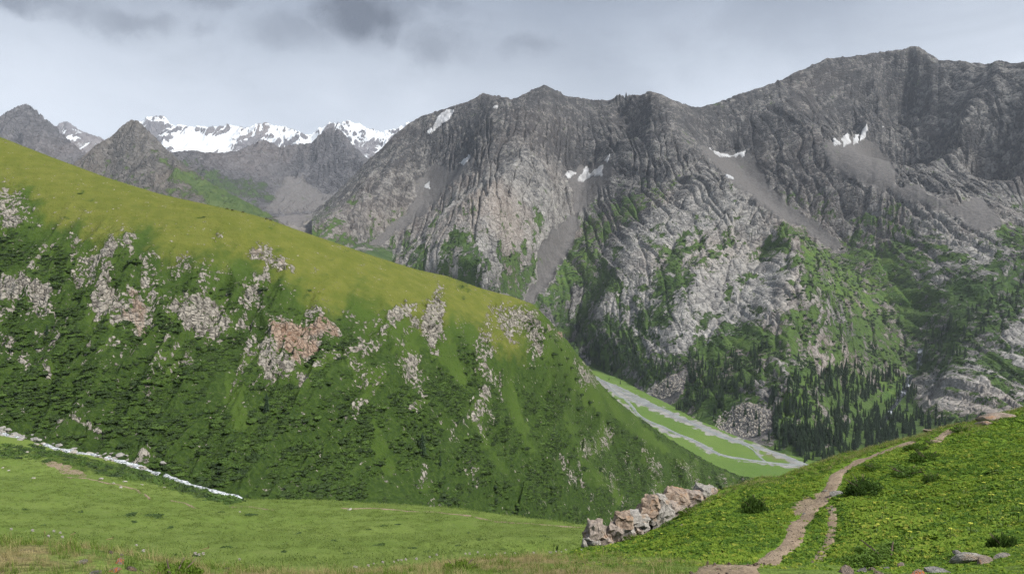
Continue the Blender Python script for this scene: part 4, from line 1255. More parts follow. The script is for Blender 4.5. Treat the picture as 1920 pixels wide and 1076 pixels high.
RIV = [([(1085, 690), (1112, 704), (1135, 716), (1170, 730), (1208, 750), (1250, 772), (1292, 791), (1335, 810), (1380, 826), (1425, 840), (1458, 848), (1480, 858), (1500, 868), (1540, 880), (1620, 900)], 6.5, 'main braid of the grey silty river on the valley floor'),
       ([(1135, 716), (1155, 738), (1172, 748), (1186, 762), (1196, 778), (1222, 792), (1248, 801), (1262, 812), (1300, 824), (1326, 838), (1345, 852), (1400, 862), (1450, 868), (1500, 872)], 4.5, 'narrow left braid of the river looping over the green flat'),
       ([(1150, 728), (1180, 742), (1215, 758), (1240, 764), (1262, 775)], 5, 'short middle braid beside the upper gravel bed'),
       ([(1160, 745), (1190, 752), (1230, 765), (1262, 776)], 3, 'thin rivulet crossing the upper gravel bed'),
       ([(1392, 832), (1412, 842), (1425, 858), (1436, 866)], 2.5, 'thin link channel across the brown river island')]
for l, hw, lb in RIV:
    w = np.array([on_valley(*p) for p in l])
    ribbon('river', resample(w, 12), hw, VALLEY.at, RIVERWATER, lb, .9, int(hw * 7), 5, .5, .6)


def drape(name, T, polys, mat, label, lift, soft=3.0, wobble=3.0, seed=0, yspan=260, **kw):
    """a cap lying on the slope, cut from the ground it covers"""
    PX, PY = T.PX, T.PY
    m = np.zeros(PX.shape)
    w = wobble * fbm(PX / 9, PY / 9, 3, .6, seed)
    for p in polys:
        c = np.mean(p, 0)
        Yh = T.hit([c[0]], [c[1]], True)[0, 1]
        m = np.maximum(m, area(PX, PY, p, soft, w) * (np.abs(T.Y - Yh) < yspan))
    sel = m > .15
    q = sel[:-1, :-1] & sel[1:, :-1] & sel[:-1, 1:] & sel[1:, 1:]
    r, c = np.nonzero(q)
    if not len(r):
        return None
    todo = set(zip(r.tolist(), c.tolist())); best = []
    while todo:
        st = [todo.pop()]; comp = []
        while st:
            a, b = st.pop(); comp.append((a, b))
            for n_ in ((a + 1, b), (a - 1, b), (a, b + 1), (a, b - 1)):
                if n_ in todo:
                    todo.remove(n_); st.append(n_)
        best = comp if len(comp) > len(best) else best
    r, c = np.array(best).T
    idx = np.stack([r * T.nc + c, r * T.nc + c + 1, (r + 1) * T.nc + c + 1, (r + 1) * T.nc + c], 1)
    u, inv = np.unique(idx, return_inverse=True)
    z = T.Z.copy(); k = np.ones(3) / 3
    V = np.stack([T.X.ravel()[u], T.Y.ravel()[u], T.Z.ravel()[u] + lift * (sst(.15, .7, m.ravel()[u]) * 1.6 - .5)], 1)
    return mesh_obj(name, V, inv.reshape(idx.shape), mat, True)


def snow_material():
    t = NT('old_snow')
    n1 = t.noise(.02, 5, .6); n2 = t.noise(.1, 4, .6)
    return t.out(t.mix(t.ramp(n1, .3, .7), (.24, .24, .245), (.46, .47, .49)), .6, n2, .2, .5, 4)


SNOW = snow_material()
SNOW_PATCHES = [
    ([[(836, 206), (851, 207), (843, 224), (822, 238), (800, 257), (793, 256), (812, 236), (822, 220)]], 'long slanting grey snow patch below the left end of the range crest'),
    ([[(1058, 327), (1068, 319), (1080, 325), (1068, 336)]], 'small snow patch left of the forked snow patch in the central cirque'),
    ([[(1082, 340), (1100, 310), (1106, 326), (1118, 318), (1132, 308), (1128, 332), (1110, 330), (1095, 340)]], 'forked white snow patch at the foot of the central cirque'),
    ([[(1132, 302), (1144, 288), (1140, 306)]], 'thin snow sliver above the forked snow patch'),
    ([[(794, 352), (806, 340), (805, 354)]], 'tiny snow patch low in the left scree cirque'),
    ([[(1330, 278), (1348, 287), (1372, 292), (1398, 283), (1394, 294), (1350, 295)]], 'curved snow band under the cliff of the middle right cirque'),
    ([[(1358, 322), (1380, 331), (1376, 337), (1362, 332)]], 'small snow patch on the scree above the pale buttress'),
    ([[(1558, 257), (1578, 270), (1566, 275)]], 'leftmost snow tongue under the highest summit'),
    ([[(1578, 262), (1590, 248), (1596, 270), (1582, 274)]], 'second snow tongue under the highest summit'),
    ([[(1600, 258), (1612, 248), (1609, 270), (1600, 272)]], 'third snow tongue under the highest summit'),
    ([[(1614, 248), (1627, 230), (1624, 262), (1612, 268)]], 'tallest rightmost snow tongue under the highest summit'),
    ([[(1646, 240), (1660, 232), (1656, 240)]], 'tiny snow fleck right of the summit snow tongues'),
    ([[(924, 202), (936, 194), (932, 206)]], 'tiny snow fleck near the twin crest left of centre'),
    ([[(862, 306), (884, 288), (886, 296), (868, 310)]], 'thin snow strip at the top of the left scree run'),
]
for k, (pl, lb) in enumerate(SNOW_PATCHES):
    o = drape('snow_patch', RANGE, pl, SNOW, lb, 3.5, 2.5, 2.0, 700 + k)
    if o:
        tag(o, lb, 'snow patch', 'snow patches on the range')
FALLS = water_material('fall_water', .03, (.02, .024, .032), (.42, .45, .50), .58, (1, 1, .15))
for pl, lb in (([(1720, 652), (1730, 652), (1729, 692), (1718, 692)], 'upper waterfall in the dark gully on the right of the range'),
               ([(1702, 704), (1714, 704), (1700, 735), (1672, 775), (1664, 775), (1690, 732)], 'lower waterfall slanting through the gully on the right'),
               ([(1640, 800), (1668, 775), (1672, 780), (1648, 806)], 'dark stream run below the two waterfalls')):
    o = drape('waterfall', RANGE, [pl], FALLS, lb, 2.5, 2.5, 1.5, 740)
    if o:
        tag(o, lb, None, None, 'structure')


# ------------------------------------------------------------------ plant and stone makers
def merge(parts):
    """[(v, f)] of triangles -> one (v, f)"""
    V, Fc, n = [], [], 0
    for v, f in parts:
        V.append(np.asarray(v, float)); Fc.append(np.asarray(f, int) + n); n += len(v)
    return np.concatenate(V), np.concatenate(Fc)


def tube(pts, r, n=5):
    pts = np.asarray(pts, float); r = np.broadcast_to(r, (len(pts),))
    a = np.arange(n) * 2 * np.pi / n
    t = np.gradient(pts, axis=0); t /= np.linalg.norm(t, axis=1, keepdims=True) + 1e-9
    ref = np.where(np.abs(t[:, 2:]) > .9, [[1., 0, 0]], [[0, 0, 1.]])
    e1 = np.cross(t, ref); e1 /= np.linalg.norm(e1, axis=1, keepdims=True) + 1e-9
    e2 = np.cross(t, e1)
    V = pts[:, None] + r[:, None, None] * (np.cos(a)[None, :, None] * e1[:, None] + np.sin(a)[None, :, None] * e2[:, None])
    f = []
    for i in range(len(pts) - 1):
        for j in range(n):
            k = (j + 1) % n
            f += [(i * n + j, i * n + k, (i + 1) * n + k), (i * n + j, (i + 1) * n + k, (i + 1) * n + j)]
    return V.reshape(-1, 3), np.array(f)


def spruce_mesh(seed, tiers=10, pts=9, wide=.17):
    r = np.random.default_rng(seed)
    V, Fc = [], []
    for k in range(tiers):
        h = .07 + .86 * (k / (tiers - 1)) ** .92
        rad = wide * (1 - h) ** .8 + .012
        n = len(V)
        V.append((r.normal(0, .004), r.normal(0, .004), min(1.0, h + .10 + .05 * (1 - h))))
        ph = r.uniform(0, 6.3)
        for j in range(pts * 2):
            a = ph + j * np.pi / pts
            q = rad * (r.uniform(.85, 1.15) if j % 2 == 0 else r.uniform(.45, .65))
            V.append((q * math.cos(a), q * math.sin(a), h - .035 * (1 if j % 2 == 0 else .2) + r.normal(0, .006)))
        for j in range(pts * 2):
            Fc.append((n, n + 1 + j, n + 1 + (j + 1) % (pts * 2)))
    return np.array(V), np.array(Fc)


def leafy_mesh(seed, leaves=70, flat=.55, leaf=.16, core=True, spike=0.0, lobes=5):
    """dome of leaf sprays over a lumpy core, radius about 1"""
    r = np.random.default_rng(seed)
    parts = []
    lob = [(r.normal(0, .35), r.normal(0, .35), r.uniform(.55, .85)) for _ in range(5)] if lobes == 5 else [(math.cos(a) * q, math.sin(a) * q, r.uniform(.22, .42) * (1.25 - q)) for a, q in zip(r.uniform(0, 6.3, lobes), np.sqrt(r.random(lobes)) * .8)]
    for _ in range(leaves):
        lx, ly, ls = lob[r.integers(lobes)]
        a, e = r.uniform(0, 6.3), math.asin(r.uniform(0.0, 1))
        d = np.array([math.cos(a) * math.cos(e), math.sin(a) * math.cos(e), math.sin(e)])
        p = np.array([lx, ly, 0]) + d * np.array([ls, ls, ls * flat * 1.5]) * (r.uniform(.75, 1.05) if core else r.uniform(.35, 1.05))
        t = np.cross(d, r.normal(size=3)); t /= np.linalg.norm(t)
        up = d * .5 + np.cross(t, d) * r.uniform(-1, 1) + np.array([0, 0, spike])
        up /= np.linalg.norm(up)
        L = leaf * r.uniform(.7, 1.4)
        parts.append((np.array([p - t * L * .5, p + t * L * .5, p + up * L * 1.5 + t * r.normal(0, .2) * L]), np.array([(0, 1, 2)])))
    if core:
        for lx, ly, ls in lob:
            n, V, Fc = 7, [(lx, ly, ls * flat * 1.25)], []
            for k, (q, h) in enumerate(((.62, .95), (.92, .35), (.8, -.12))):
                for j in range(n):
                    a = j * 6.2832 / n + k * .4
                    qq = q * ls * r.uniform(.85, 1.12)
                    V.append((lx + qq * math.cos(a), ly + qq * math.sin(a), ls * flat * 1.25 * h * r.uniform(.9, 1.1)))
            for j in range(n):
                Fc.append((0, 1 + j, 1 + (j + 1) % n))
                for k in range(2):
                    a, b = 1 + k * n + j, 1 + k * n + (j + 1) % n
                    Fc += [(a, a + n, b + n), (a, b + n, b)]
            parts.append((np.array(V), np.array(Fc)))
    return merge(parts)


def herb_mesh(seed, leaves=16, w=.30, spread=1.0):
    """broad-leaved herb: bent leaves from a crown, radius about 1"""
    r = np.random.default_rng(seed)
    parts = []
    for k in range(leaves):
        a = r.uniform(0, 6.3); d = np.array([math.cos(a), math.sin(a), 0]); s = np.array([-d[1], d[0], 0])
        o = d * r.uniform(0, .35) + s * r.normal(0, .15)
        L = r.uniform(.55, 1.0) * spread; h = r.uniform(.22, .62)
        ww = w * r.uniform(.7, 1.3)
        p0 = o; p1 = o + d * L * .5 + np.array([0, 0, h]); p2 = o + d * L + np.array([0, 0, h * r.uniform(.55, 1.0)])
        tw = np.array([0, 0, r.normal(0, .12)])
        V = np.array([p0, p1 - s * ww + tw, p1 + s * ww - tw, p2])
        parts.append((V, np.array([(0, 1, 2), (1, 3, 2)])))
    return merge(parts)


def blades_mesh(seed, n=18, w=.035, bend=.5, rad=.35):
    """tuft of grass blades, height about 1"""
    r = np.random.default_rng(seed)
    parts = []
    for k in range(n):
        a = r.uniform(0, 6.3); d = np.array([math.cos(a), math.sin(a), 0]); s = np.array([-d[1], d[0], 0])
        o = np.array([r.normal(0, rad), r.normal(0, rad), -.05]); h = r.uniform(.45, 1.0); b = bend * r.uniform(.2, 1.2)
        V = np.array([o - s * w, o + s * w, o + d * b * .3 + s * w * .7 + [0, 0, h * .6], o + d * b * .3 - s * w * .7 + [0, 0, h * .6], o + d * b + [0, 0, h]])
        parts.append((V, np.array([(0, 1, 2), (0, 2, 3), (3, 2, 4)])))
    return merge(parts)


def rock_mesh(seed, n=2, cuts=9, squash=(1, .8, .7)):
    """boulder: a ball planed by random cuts, then roughened"""
    import bmesh
    r = np.random.default_rng(seed)
    bm = bmesh.new(); bmesh.ops.create_icosphere(bm, subdivisions=n, radius=1.0)
    V = np.array([v.co[:] for v in bm.verts]); Fc = np.array([[v.index for v in f.verts] for f in bm.faces]); bm.free()
    for _ in range(cuts):
        d = r.normal(size=3); d /= np.linalg.norm(d); c = r.uniform(.55, .85)
        t = V @ d
        V -= np.where(t > c, t - c, 0)[:, None] * d
    V += .05 * np.stack([gn(V[:, 1] * 3 + i, V[:, 2] * 3 + V[:, 0], seed + i) for i in range(3)], 1)
    return V * np.array(squash), Fc


def leaf_material(name, a, b, rand=.4, trans=.25, rough=.7, nscale=1.0, c=None):
    t = NT(name)
    rd = t.rand()
    n1 = t.noise(nscale, 2, .5)
    f = t.m('ADD', t.m('MULTIPLY', rd, .7), t.m('MULTIPLY', t.m('SUBTRACT', n1, .35), .6), clamp=True)
    col = t.mix(f, a, b)
    if c:
        col = t.mix(t.ramp(rd, .78, .95), col, c)
    return t.out(col, rough, None, .25, trans=trans)


def stone_material(name, dark, pale, stain=None, scale=1.0, lichen=.0):
    t = NT(name)
    n1 = t.noise(1.6 * scale, 6, .65); n2 = t.noise(9 * scale, 5, .65); n3 = t.noise(.9 * scale, 4, .6)
    v = t.vor(3.0 * scale, 'F1', 0)
    c = t.mix(t.ramp(t.m('ADD', t.m('MULTIPLY', n1, .6), t.m('MULTIPLY', n2, .4)), .32, .68), dark, pale)
    if stain:
        c = t.mix(t.ramp(n3, .50 - lichen, .66 - lichen), c, stain)
    return t.out(c, .92, t.m('ADD', n1, t.m('ADD', t.m('MULTIPLY', n2, .5), t.m('MULTIPLY', v, .3))), .1, 1.0, .12 / scale)


def proto(name, vf, mat, smooth=False):
    """shape shared by copies; not itself in the scene"""
    me = bpy.data.meshes.new(name)
    me.from_pydata(np.asarray(vf[0]).tolist(), [], np.asarray(vf[1]).tolist())
    me.polygons.foreach_set('use_smooth', np.full(len(me.polygons), smooth))
    me.materials.append(mat); me.update()
    return me


def scatter(name, pts, scl, rot, idx, meshes, label, cat, nrm=None):
    """uncountable cover: one object that sets shared shapes on its points"""
    ng = bpy.data.node_groups.new(name, 'GeometryNodeTree')
    ng.interface.new_socket('Geometry', in_out='INPUT', socket_type='NodeSocketGeometry')
    ng.interface.new_socket('Geometry', in_out='OUTPUT', socket_type='NodeSocketGeometry')
    gi, go = ng.nodes.new('NodeGroupInput'), ng.nodes.new('NodeGroupOutput')
    join = ng.nodes.new('GeometryNodeJoinGeometry')
    for me in meshes:
        ob = bpy.data.objects.new(me.name, me)
        oi = ng.nodes.new('GeometryNodeObjectInfo'); oi.inputs['Object'].default_value = ob; oi.inputs['As Instance'].default_value = True
        ng.links.new(oi.outputs['Geometry'], join.inputs[0])
    ip = ng.nodes.new('GeometryNodeInstanceOnPoints'); ip.inputs['Pick Instance'].default_value = True

    def att(nm, typ):
        a = ng.nodes.new('GeometryNodeInputNamedAttribute'); a.data_type = typ; a.inputs['Name'].default_value = nm
        return a.outputs[0]
    ng.links.new(gi.outputs[0], ip.inputs['Points']); ng.links.new(join.outputs[0], ip.inputs['Instance'])
    ng.links.new(att('idx', 'INT'), ip.inputs['Instance Index'])
    e2r = ng.nodes.new('FunctionNodeEulerToRotation'); ng.links.new(att('rot', 'FLOAT_VECTOR'), e2r.inputs[0])
    ng.links.new(e2r.outputs[0], ip.inputs['Rotation']); ng.links.new(att('scl', 'FLOAT_VECTOR'), ip.inputs['Scale'])
    ng.links.new(ip.outputs[0], go.inputs[0])
    o = mesh_obj(name, pts, [], None, False, {'rot': rot, 'scl': scl, 'idx': idx.astype(np.int32)})
    md = o.modifiers.new('scatter', 'NODES'); md.node_group = ng
    return tag(o, label, cat, None, 'stuff')


def pick_vertices(T, weight, n, rng):
    w = np.clip(weight, 0, None).ravel(); w = w / w.sum()
    k = rng.choice(len(w), n, p=w)
    r, c = np.unravel_index(k, T.X.shape)
    px = T.col[c] + rng.uniform(-.5, .5, n) * (T.px1 - T.px0) / (T.nc - 1)
    r2 = np.clip(r + rng.choice([-1, 1], n), 0, T.nr - 1); f = rng.uniform(0, .5, n)
    Y = T.Y[r, c] * (1 - f) + T.Y[r2, c] * f
    X = (px - CX) / F * Y
    return np.stack([X, Y, T.at(X, Y)], 1)


# ------------------------------------------------------------------ spruce forest
def seen_far(px, py):
    """bearing not covered by spur or path hill"""
    return (py < np.interp(px, *zip(*[(p, q) for p, q, _ in HILL_CREST])) + 6) & ((px > 1440) | (py < np.interp(px, *zip(*SPUR_SKY)) + 4))


def build_forest():
    rng = np.random.default_rng(5)
    P2 = []
    for poly, dens in FOREST:
        p = np.array(poly, float); x0, y0 = p.min(0); x1, y1 = p.max(0)
        n = int((x1 - x0) * (y1 - y0) / 1000 * dens)
        px, py = rng.uniform(x0, x1, n), rng.uniform(y0, y1, n)
        clump = fbm(px / 22, py / 30, 3, .6, 800)
        ok = (sdf(px, py, poly) + 10 * fbm(px / 20, py / 20, 3, .6, 801) < 0) & (clump > -.22)
        P2.append(np.stack([px[ok], py[ok]], 1))
    Q = np.concatenate(P2)
    Q = Q[seen_far(Q[:, 0], Q[:, 1])]
    W = RANGE.hit(Q[:, 0], Q[:, 1]); ok = ~np.isnan(W[:, 0])
    Q, W = Q[ok], W[ok]
    fan = np.zeros(len(Q))
    for p in SCREE[6:]:
        fan = np.maximum(fan, sdf(Q[:, 0], Q[:, 1], p) < 0)
    keep = (fan < .5)
    Q, W = Q[keep], W[keep]
    H = 9 + 16 * rng.random(len(W)) ** .8
    mat = leaf_material('spruce_needles', (.010, .024, .010), (.024, .046, .018), trans=0, rough=.85, nscale=.05)
    meshes = [proto('spruce_crown', spruce_mesh(900 + k, 10, 9, w), mat) for k, w in enumerate((.15, .18, .20, .165))]
    # the 300 that stand largest are trees of their own
    order = np.argsort(-H / W[:, 1])
    solo = [((1215, 664), 14, 'lone spruce high beside the rock wall above the valley'), ((1118, 722), 9, None), ((1163, 720), 11, 'small spruce standing alone on the upper valley meadow'),
            ((1142, 712), 8, 'smallest lone spruce on the upper valley meadow'), ((1252, 728), 24, 'tall spruce standing alone in the left boulder fan'), ((1341, 793), 16, 'lone spruce at the left tip of the right boulder fan'),
            ((1376, 800), 16, 'pair spruce in the middle of the right boulder fan'), ((1397, 778), 20, 'tall spruce behind the middle of the right boulder fan'),
            ((1377, 768), 16, 'spruce at the upper left corner of the right boulder fan'), ((1402, 812), 14, 'low spruce at the foot of the right boulder fan'), ((1418, 786), 20, 'dark spruce on the right side of the right boulder fan'),
            ((1232, 740), 12, 'small spruce at the foot of the left boulder fan')]
    n_solo = 0
    for (px, py), h, lb in solo:
        if lb is None:
            continue
        w = RANGE.hit([px], [py])[0]
        v = on_valley(px, py)
        if np.isnan(w[0]) or w[1] > v[1] or w[2] < v[2] + 1:
            w = v; w[2] = VALLEY.at(w[0], w[1])
        o = bpy.data.objects.new('spruce_tree', meshes[n_solo % 4]); COL.objects.link(o)
        o.location = (w[0], w[1], w[2] - .5); o.scale = (h, h, h); o.rotation_euler = (0, 0, n_solo * 1.7)
        tag(o, lb, 'spruce tree', 'lone spruces by the valley floor'); n_solo += 1
    big = order[:300 - n_solo]
    for i in big:
        o = bpy.data.objects.new('spruce_tree', meshes[int(i) % 4]); COL.objects.link(o)
        o.location = (W[i, 0], W[i, 1], W[i, 2] - .6); h = float(H[i]); wd = h * float(rng.uniform(.8, 1.3)); o.scale = (wd, wd, h); o.rotation_euler = (0, 0, float(rng.uniform(0, 6.3)))
        px_, py_, tall = Q[i, 0], Q[i, 1], 'tall' if h > 21 else 'short' if h < 16.5 else 'middling'
        where = ('in the wood at the head of the valley flat' if px_ < 1215 else 'in the wood between the two boulder fans' if px_ < 1345 else 'in the wood around the right boulder fan' if px_ < 1455 else
                 'in the wood right of the right boulder fan' if px_ < 1560 else 'in the dense wood left of the waterfall gully' if px_ < 1670 else 'in the wood beside and right of the waterfall gully')
        edge = 'low edge' if py_ > 800 else 'middle' if py_ > 720 else 'upper part'
        tag(o, f'{tall} dark spruce {where}, {edge}', 'spruce tree', 'spruces at the foot of the range')
    r = order[300 - n_solo:]
    n = len(r)
    scatter('spruce_forest', W[r] - [0, 0, .6], H[r, None] * np.c_[np.repeat(rng.uniform(.8, 1.35, (n, 1)), 2, 1), np.ones(n)], np.c_[np.zeros((n, 2)), rng.uniform(0, 6.3, n)], rng.integers(0, 4, n), meshes,
            'dark spruce wood covering the lower slopes of the range', 'forest')
    # scrub on the range: low dark bushes in the green parts
    g = RANGE.mask[..., 0].copy()
    g *= (RANGE.Z < 60) * (RANGE.Z > valley_z(RANGE.Y) + 12) * seen_far(RANGE.PX, RANGE.PY)
    g = np.where(g > .45, g, 0) * np.clip(.4 + fbm(RANGE.X / 45, RANGE.Z / 45, 3, .6, 805), 0, 1)
    n = 3600
    B = pick_vertices(RANGE, g, n, rng)
    bmat = leaf_material('range_scrub', (.018, .036, .012), (.036, .066, .018), trans=0, nscale=.1)
    bm = [proto('scrub', leafy_mesh(930 + k, 60, .6, .3), bmat) for k in range(3)]
    s = rng.uniform(2.0, 5.2, n)
    scatter('range_scrub', B - [0, 0, .4], np.repeat(s[:, None], 3, 1), np.c_[np.zeros((n, 2)), rng.uniform(0, 6.3, n)], rng.integers(0, 3, n), bm, 'low dark scrub on the green lower slopes of the range', 'scrub')


build_forest()


# ------------------------------------------------------------------ scrub on the spur
def build_scrub():
    rng = np.random.default_rng(6)
    T = SPUR
    vis = (T.PY < 1000)
    w = np.clip(T.shrub - .32, 0, 1) ** 1.0 * vis * (T.rock < .45) * (1 - .85 * T.bright)
    w = w * np.clip(.30 + 1.1 * fbm(T.X / 9, T.Z / 5, 3, .6, 820) + .8 * fbm(T.X / 34, T.Z / 26, 3, .6, 821), .02, 1) * (T.Y - T.y0[None] > 10)
    n = 30000
    W = pick_vertices(T, w, n, rng)
    mats = [leaf_material('juniper_dark', (.021, .041, .011), (.046, .078, .017), trans=.12, nscale=.4), leaf_material('willow_green', (.046, .088, .016), (.076, .130, .022), trans=.15, nscale=.4)]
    ms = [proto('juniper', leafy_mesh(940 + k, 80, .5, .26), mats[0]) for k in range(3)] + [proto('willow', leafy_mesh(950 + k, 80, .6, .26), mats[1]) for k in range(2)]
    s = .32 + .75 * rng.random(n) ** 1.4 + 1.3 * rng.random(n) ** 9
    sc = np.stack([s * rng.uniform(1, 1.5, n), s, s * rng.uniform(.7, 1.0, n)], 1)
    scatter('spur_scrub', W - [0, 0, .25], sc, np.c_[np.zeros((n, 2)), rng.normal(0, .5, n)], np.where(rng.random(n) < .72, rng.integers(0, 3, n), 3 + rng.integers(0, 2, n)), ms,
            'dense dark juniper and willow scrub covering the spur', 'scrub')
    # bushes that stand apart on the bright grass edge of the spur
    k = 0
    for px, py, r in ((1040, 640, 2.4), (1052, 655, 2.2), (1036, 662, 2.6), (1062, 672, 2.0), (1047, 684, 2.4), (1070, 690, 2.2), (1058, 706, 2.8), (1078, 712, 2.0), (1066, 728, 2.4), (1090, 740, 2.4), (1030, 632, 1.8), (1022, 618, 1.8),
                      (1104, 752, 2.6), (1120, 775, 2.8), (1140, 790, 2.6), (1165, 808, 3.0), (1060, 745, 2.0), (1082, 765, 2.4), (1190, 820, 3.0), (1012, 640, 2.0)):
        h = T.hit([px], [py])[0]
        if np.isnan(h[0]):
            continue
        o = bpy.data.objects.new('juniper_bush', ms[k % 3]); COL.objects.link(o)
        o.location = h - [0, 0, .3]; o.scale = (r * 1.2, r, r * .9); o.rotation_euler = (0, 0, k * 1.3)
        tag(o, ('large' if r > 2.5 else 'small' if r < 2.1 else 'middling') + ' round juniper bush on the bright grass edge of the spur, ' + ('top' if py < 660 else 'middle' if py < 730 else 'low') + ' part', 'bush', 'juniper bushes on the bright spur edge'); k += 1
    for px, py, hh, lb in ((500, 772, 9.5, 'dark conical spruce alone in the scrub of the left spur'), (792, 850, 11, 'taller dark spruce low on the spur left of the grey scar'), (825, 872, 6, 'small dark conifer right of the taller spur spruce'), (88, 628, 6, 'dark rounded conifer beside the left rock bands of the spur')):
        h = T.hit([px], [py])[0]
        o = bpy.data.objects.new('spruce_tree', bpy.data.meshes['spruce_crown.002' if k % 2 else 'spruce_crown']); COL.objects.link(o); k += 1
        o.location = h - [0, 0, .3]; o.scale = (hh * 1.3, hh * 1.3, hh)
        tag(o, lb, 'conifer')


build_scrub()


# ------------------------------------------------------------------ foreground cover
def build_cover():
    rng = np.random.default_rng(8)
    A = NEAR
    X, Y, PX, PY = A.X, A.Y, A.PX, A.PY
    hill = sst(1045, 1110, PX) * (Y > 9) * (Y < 50) * (A.pathd > 1.05 + .25 * (gn(X / .35, Y / .35, 77) > 0))
    hill = hill * (PX < 1960) * (PY < 1110)
    for p in ([(1482, 960), (1494, 940), (1545, 924), (1530, 945), (1502, 963)],):
        hill = hill * (1 - .92 * area(PX, PY, p, 4))
    crest = [(p, q) for p, q, _ in HILL_CREST]
    cd = PY - np.interp(PX, *zip(*crest))
    dryband = sst(24, 5, cd) * sst(1290, 1340, PX) * (Y > 27)
    dens = hill * Y ** .7 * (1 - .75 * dryband)
    patch = fbm(X / 5, Y / 5, 3, .6, 850)
    m1 = leaf_material('herb_leaf', (.135, .225, .020), (.235, .335, .036), trans=.45, nscale=.25, c=(.300, .340, .050))
    m2 = leaf_material('herb_deep', (.062, .135, .016), (.115, .210, .025), trans=.4, nscale=.25)
    ms = [proto('herb', herb_mesh(960 + k, 16, .24), m1) for k in range(3)] + [proto('herb_deep', herb_mesh(965 + k, 18, .2), m2) for k in range(2)] + [proto('grass_tuft', blades_mesh(970, 22, .04, .6, .4), m1)]
    n = 70000
    W = pick_vertices(A, dens, n, rng)
    pt = fbm(W[:, 0] / 4.5, W[:, 1] / 4.5, 3, .6, 851) + .25 * rng.normal(size=n)
    deep = sst(1560, 1620, W[:, 0] / W[:, 1] * F + CX) * sst(1760, 1640, W[:, 0] / W[:, 1] * F + CX) * sst(18, 22, W[:, 1]) * sst(31, 27, W[:, 1])
    idx = np.where(pt + .5 * deep > .38, 3 + rng.integers(0, 2, n), np.where(pt < -.35, 5, rng.integers(0, 3, n)))
    s = rng.uniform(.045, .105, n) * (.45 + .55 * sst(10, 24, W[:, 1])) * (1 + .4 * np.clip(pt, -1, 1)) * np.where(idx == 5, 1.5, 1)
    scatter('hill_herbs', W - [0, 0, .02], np.stack([s * 1.15, s * 1.15, s * rng.uniform(.7, 1.2, n)], 1), np.c_[rng.normal(0, .12, (n, 2)), rng.uniform(0, 6.3, n)], idx, ms,
            'lush broad leaved herbs and grass covering the path hill', 'herbs')
    # dry grass along the crest and on the verge in front of the camera
    g1 = leaf_material('dry_grass', (.22, .20, .075), (.40, .34, .17), trans=.35, nscale=1.5)
    g2 = leaf_material('green_grass', (.085, .150, .018), (.17, .23, .040), trans=.35, nscale=1.5)
    gm = [proto('dry_tuft', blades_mesh(980 + k, 16, .012, .5, .22), g1) for k in range(2)] + [proto('green_tuft', blades_mesh(985 + k, 18, .016, .55, .22), g2) for k in range(2)]
    w = dryband * hill * Y
    n = 3200
    W1 = pick_vertices(A, w, n, rng); s1 = rng.uniform(.12, .26, n); i1 = np.where(rng.random(n) < .55, rng.integers(0, 2, n), 2 + rng.integers(0, 2, n))
    verge = (Y > 3.2) * sst(17, 12, Y) * sst(1420, 1150, PX) * (PX > -140) * (PY < 1160)
    verge = verge * (1 - .7 * area(PX, PY, [(160, 1076), (190, 1035), (270, 1040), (290, 1076)], 12))
    n2 = 9500
    W2 = pick_vertices(A, verge * Y, n2, rng); s2 = rng.uniform(.035, .095, n2) * (1 + .8 * (rng.random(n2) < .06))
    f = fbm(W2[:, 0] / .9, W2[:, 1] / .9, 3, .6, 853) + .3 * rng.normal(size=n2)
    i2 = np.where(f > .18 - .25 * (W2[:, 0] / W2[:, 1] * F + CX < 260), rng.integers(0, 2, n2), 2 + rng.integers(0, 2, n2))
    W = np.concatenate([W1, W2]); s = np.r_[s1, s2]; i = np.r_[i1, i2]; k = len(W)
    scatter('dry_grass', W, np.stack([s * 1.2, s * 1.2, s], 1), np.c_[rng.normal(0, .12, (k, 2)), rng.uniform(0, 6.3, k)], i, gm, 'dry yellow and green grass on the verge and hill crest', 'grass')
    # meadow turf
    B = MEADOW
    w = (B.Y < 290) * (B.PX > -140) * (B.PX < 1200) * B.Y * (B.PY < 1110) * np.clip(.5 + fbm(B.X / 6, B.Y / 6, 3, .6, 855), .05, 1)
    n = 20000
    W = pick_vertices(B, w, n, rng); s = rng.uniform(.18, .5, n)
    t2 = leaf_material('turf', (.120, .178, .036), (.172, .228, .054), trans=.4, nscale=.08)
    tm = [proto('turf_tuft', blades_mesh(990 + k, 20, .07, .7, .6), t2) for k in range(3)]
    scatter('meadow_turf', W, np.stack([s * 1.6, s * 1.6, s * .55], 1), np.c_[np.zeros((n, 2)), rng.uniform(0, 6.3, n)], rng.integers(0, 3, n), tm, 'short tufted turf of the meadow', 'grass')
    # scrub by the stream bank
    w = area(B.PX, B.PY, [(-50, 836), (60, 834), (110, 848), (190, 868), (260, 880), (330, 905), (440, 938), (470, 948), (400, 940), (300, 912), (220, 895), (150, 880), (80, 860), (-50, 856)], 5) * (B.Y > 150)
    n = 900
    W = pick_vertices(B, w, n, rng); s = rng.uniform(.5, 1.5, n)
    bs = [bpy.data.meshes['juniper'], bpy.data.meshes['willow']]
    scatter('bank_scrub', W - [0, 0, .2], np.stack([s * 1.3, s, s * .8], 1), np.c_[np.zeros((n, 2)), rng.uniform(0, 6.3, n)], rng.integers(0, 2, n), bs, 'low green scrub on the near bank of the stream', 'scrub')


build_cover()


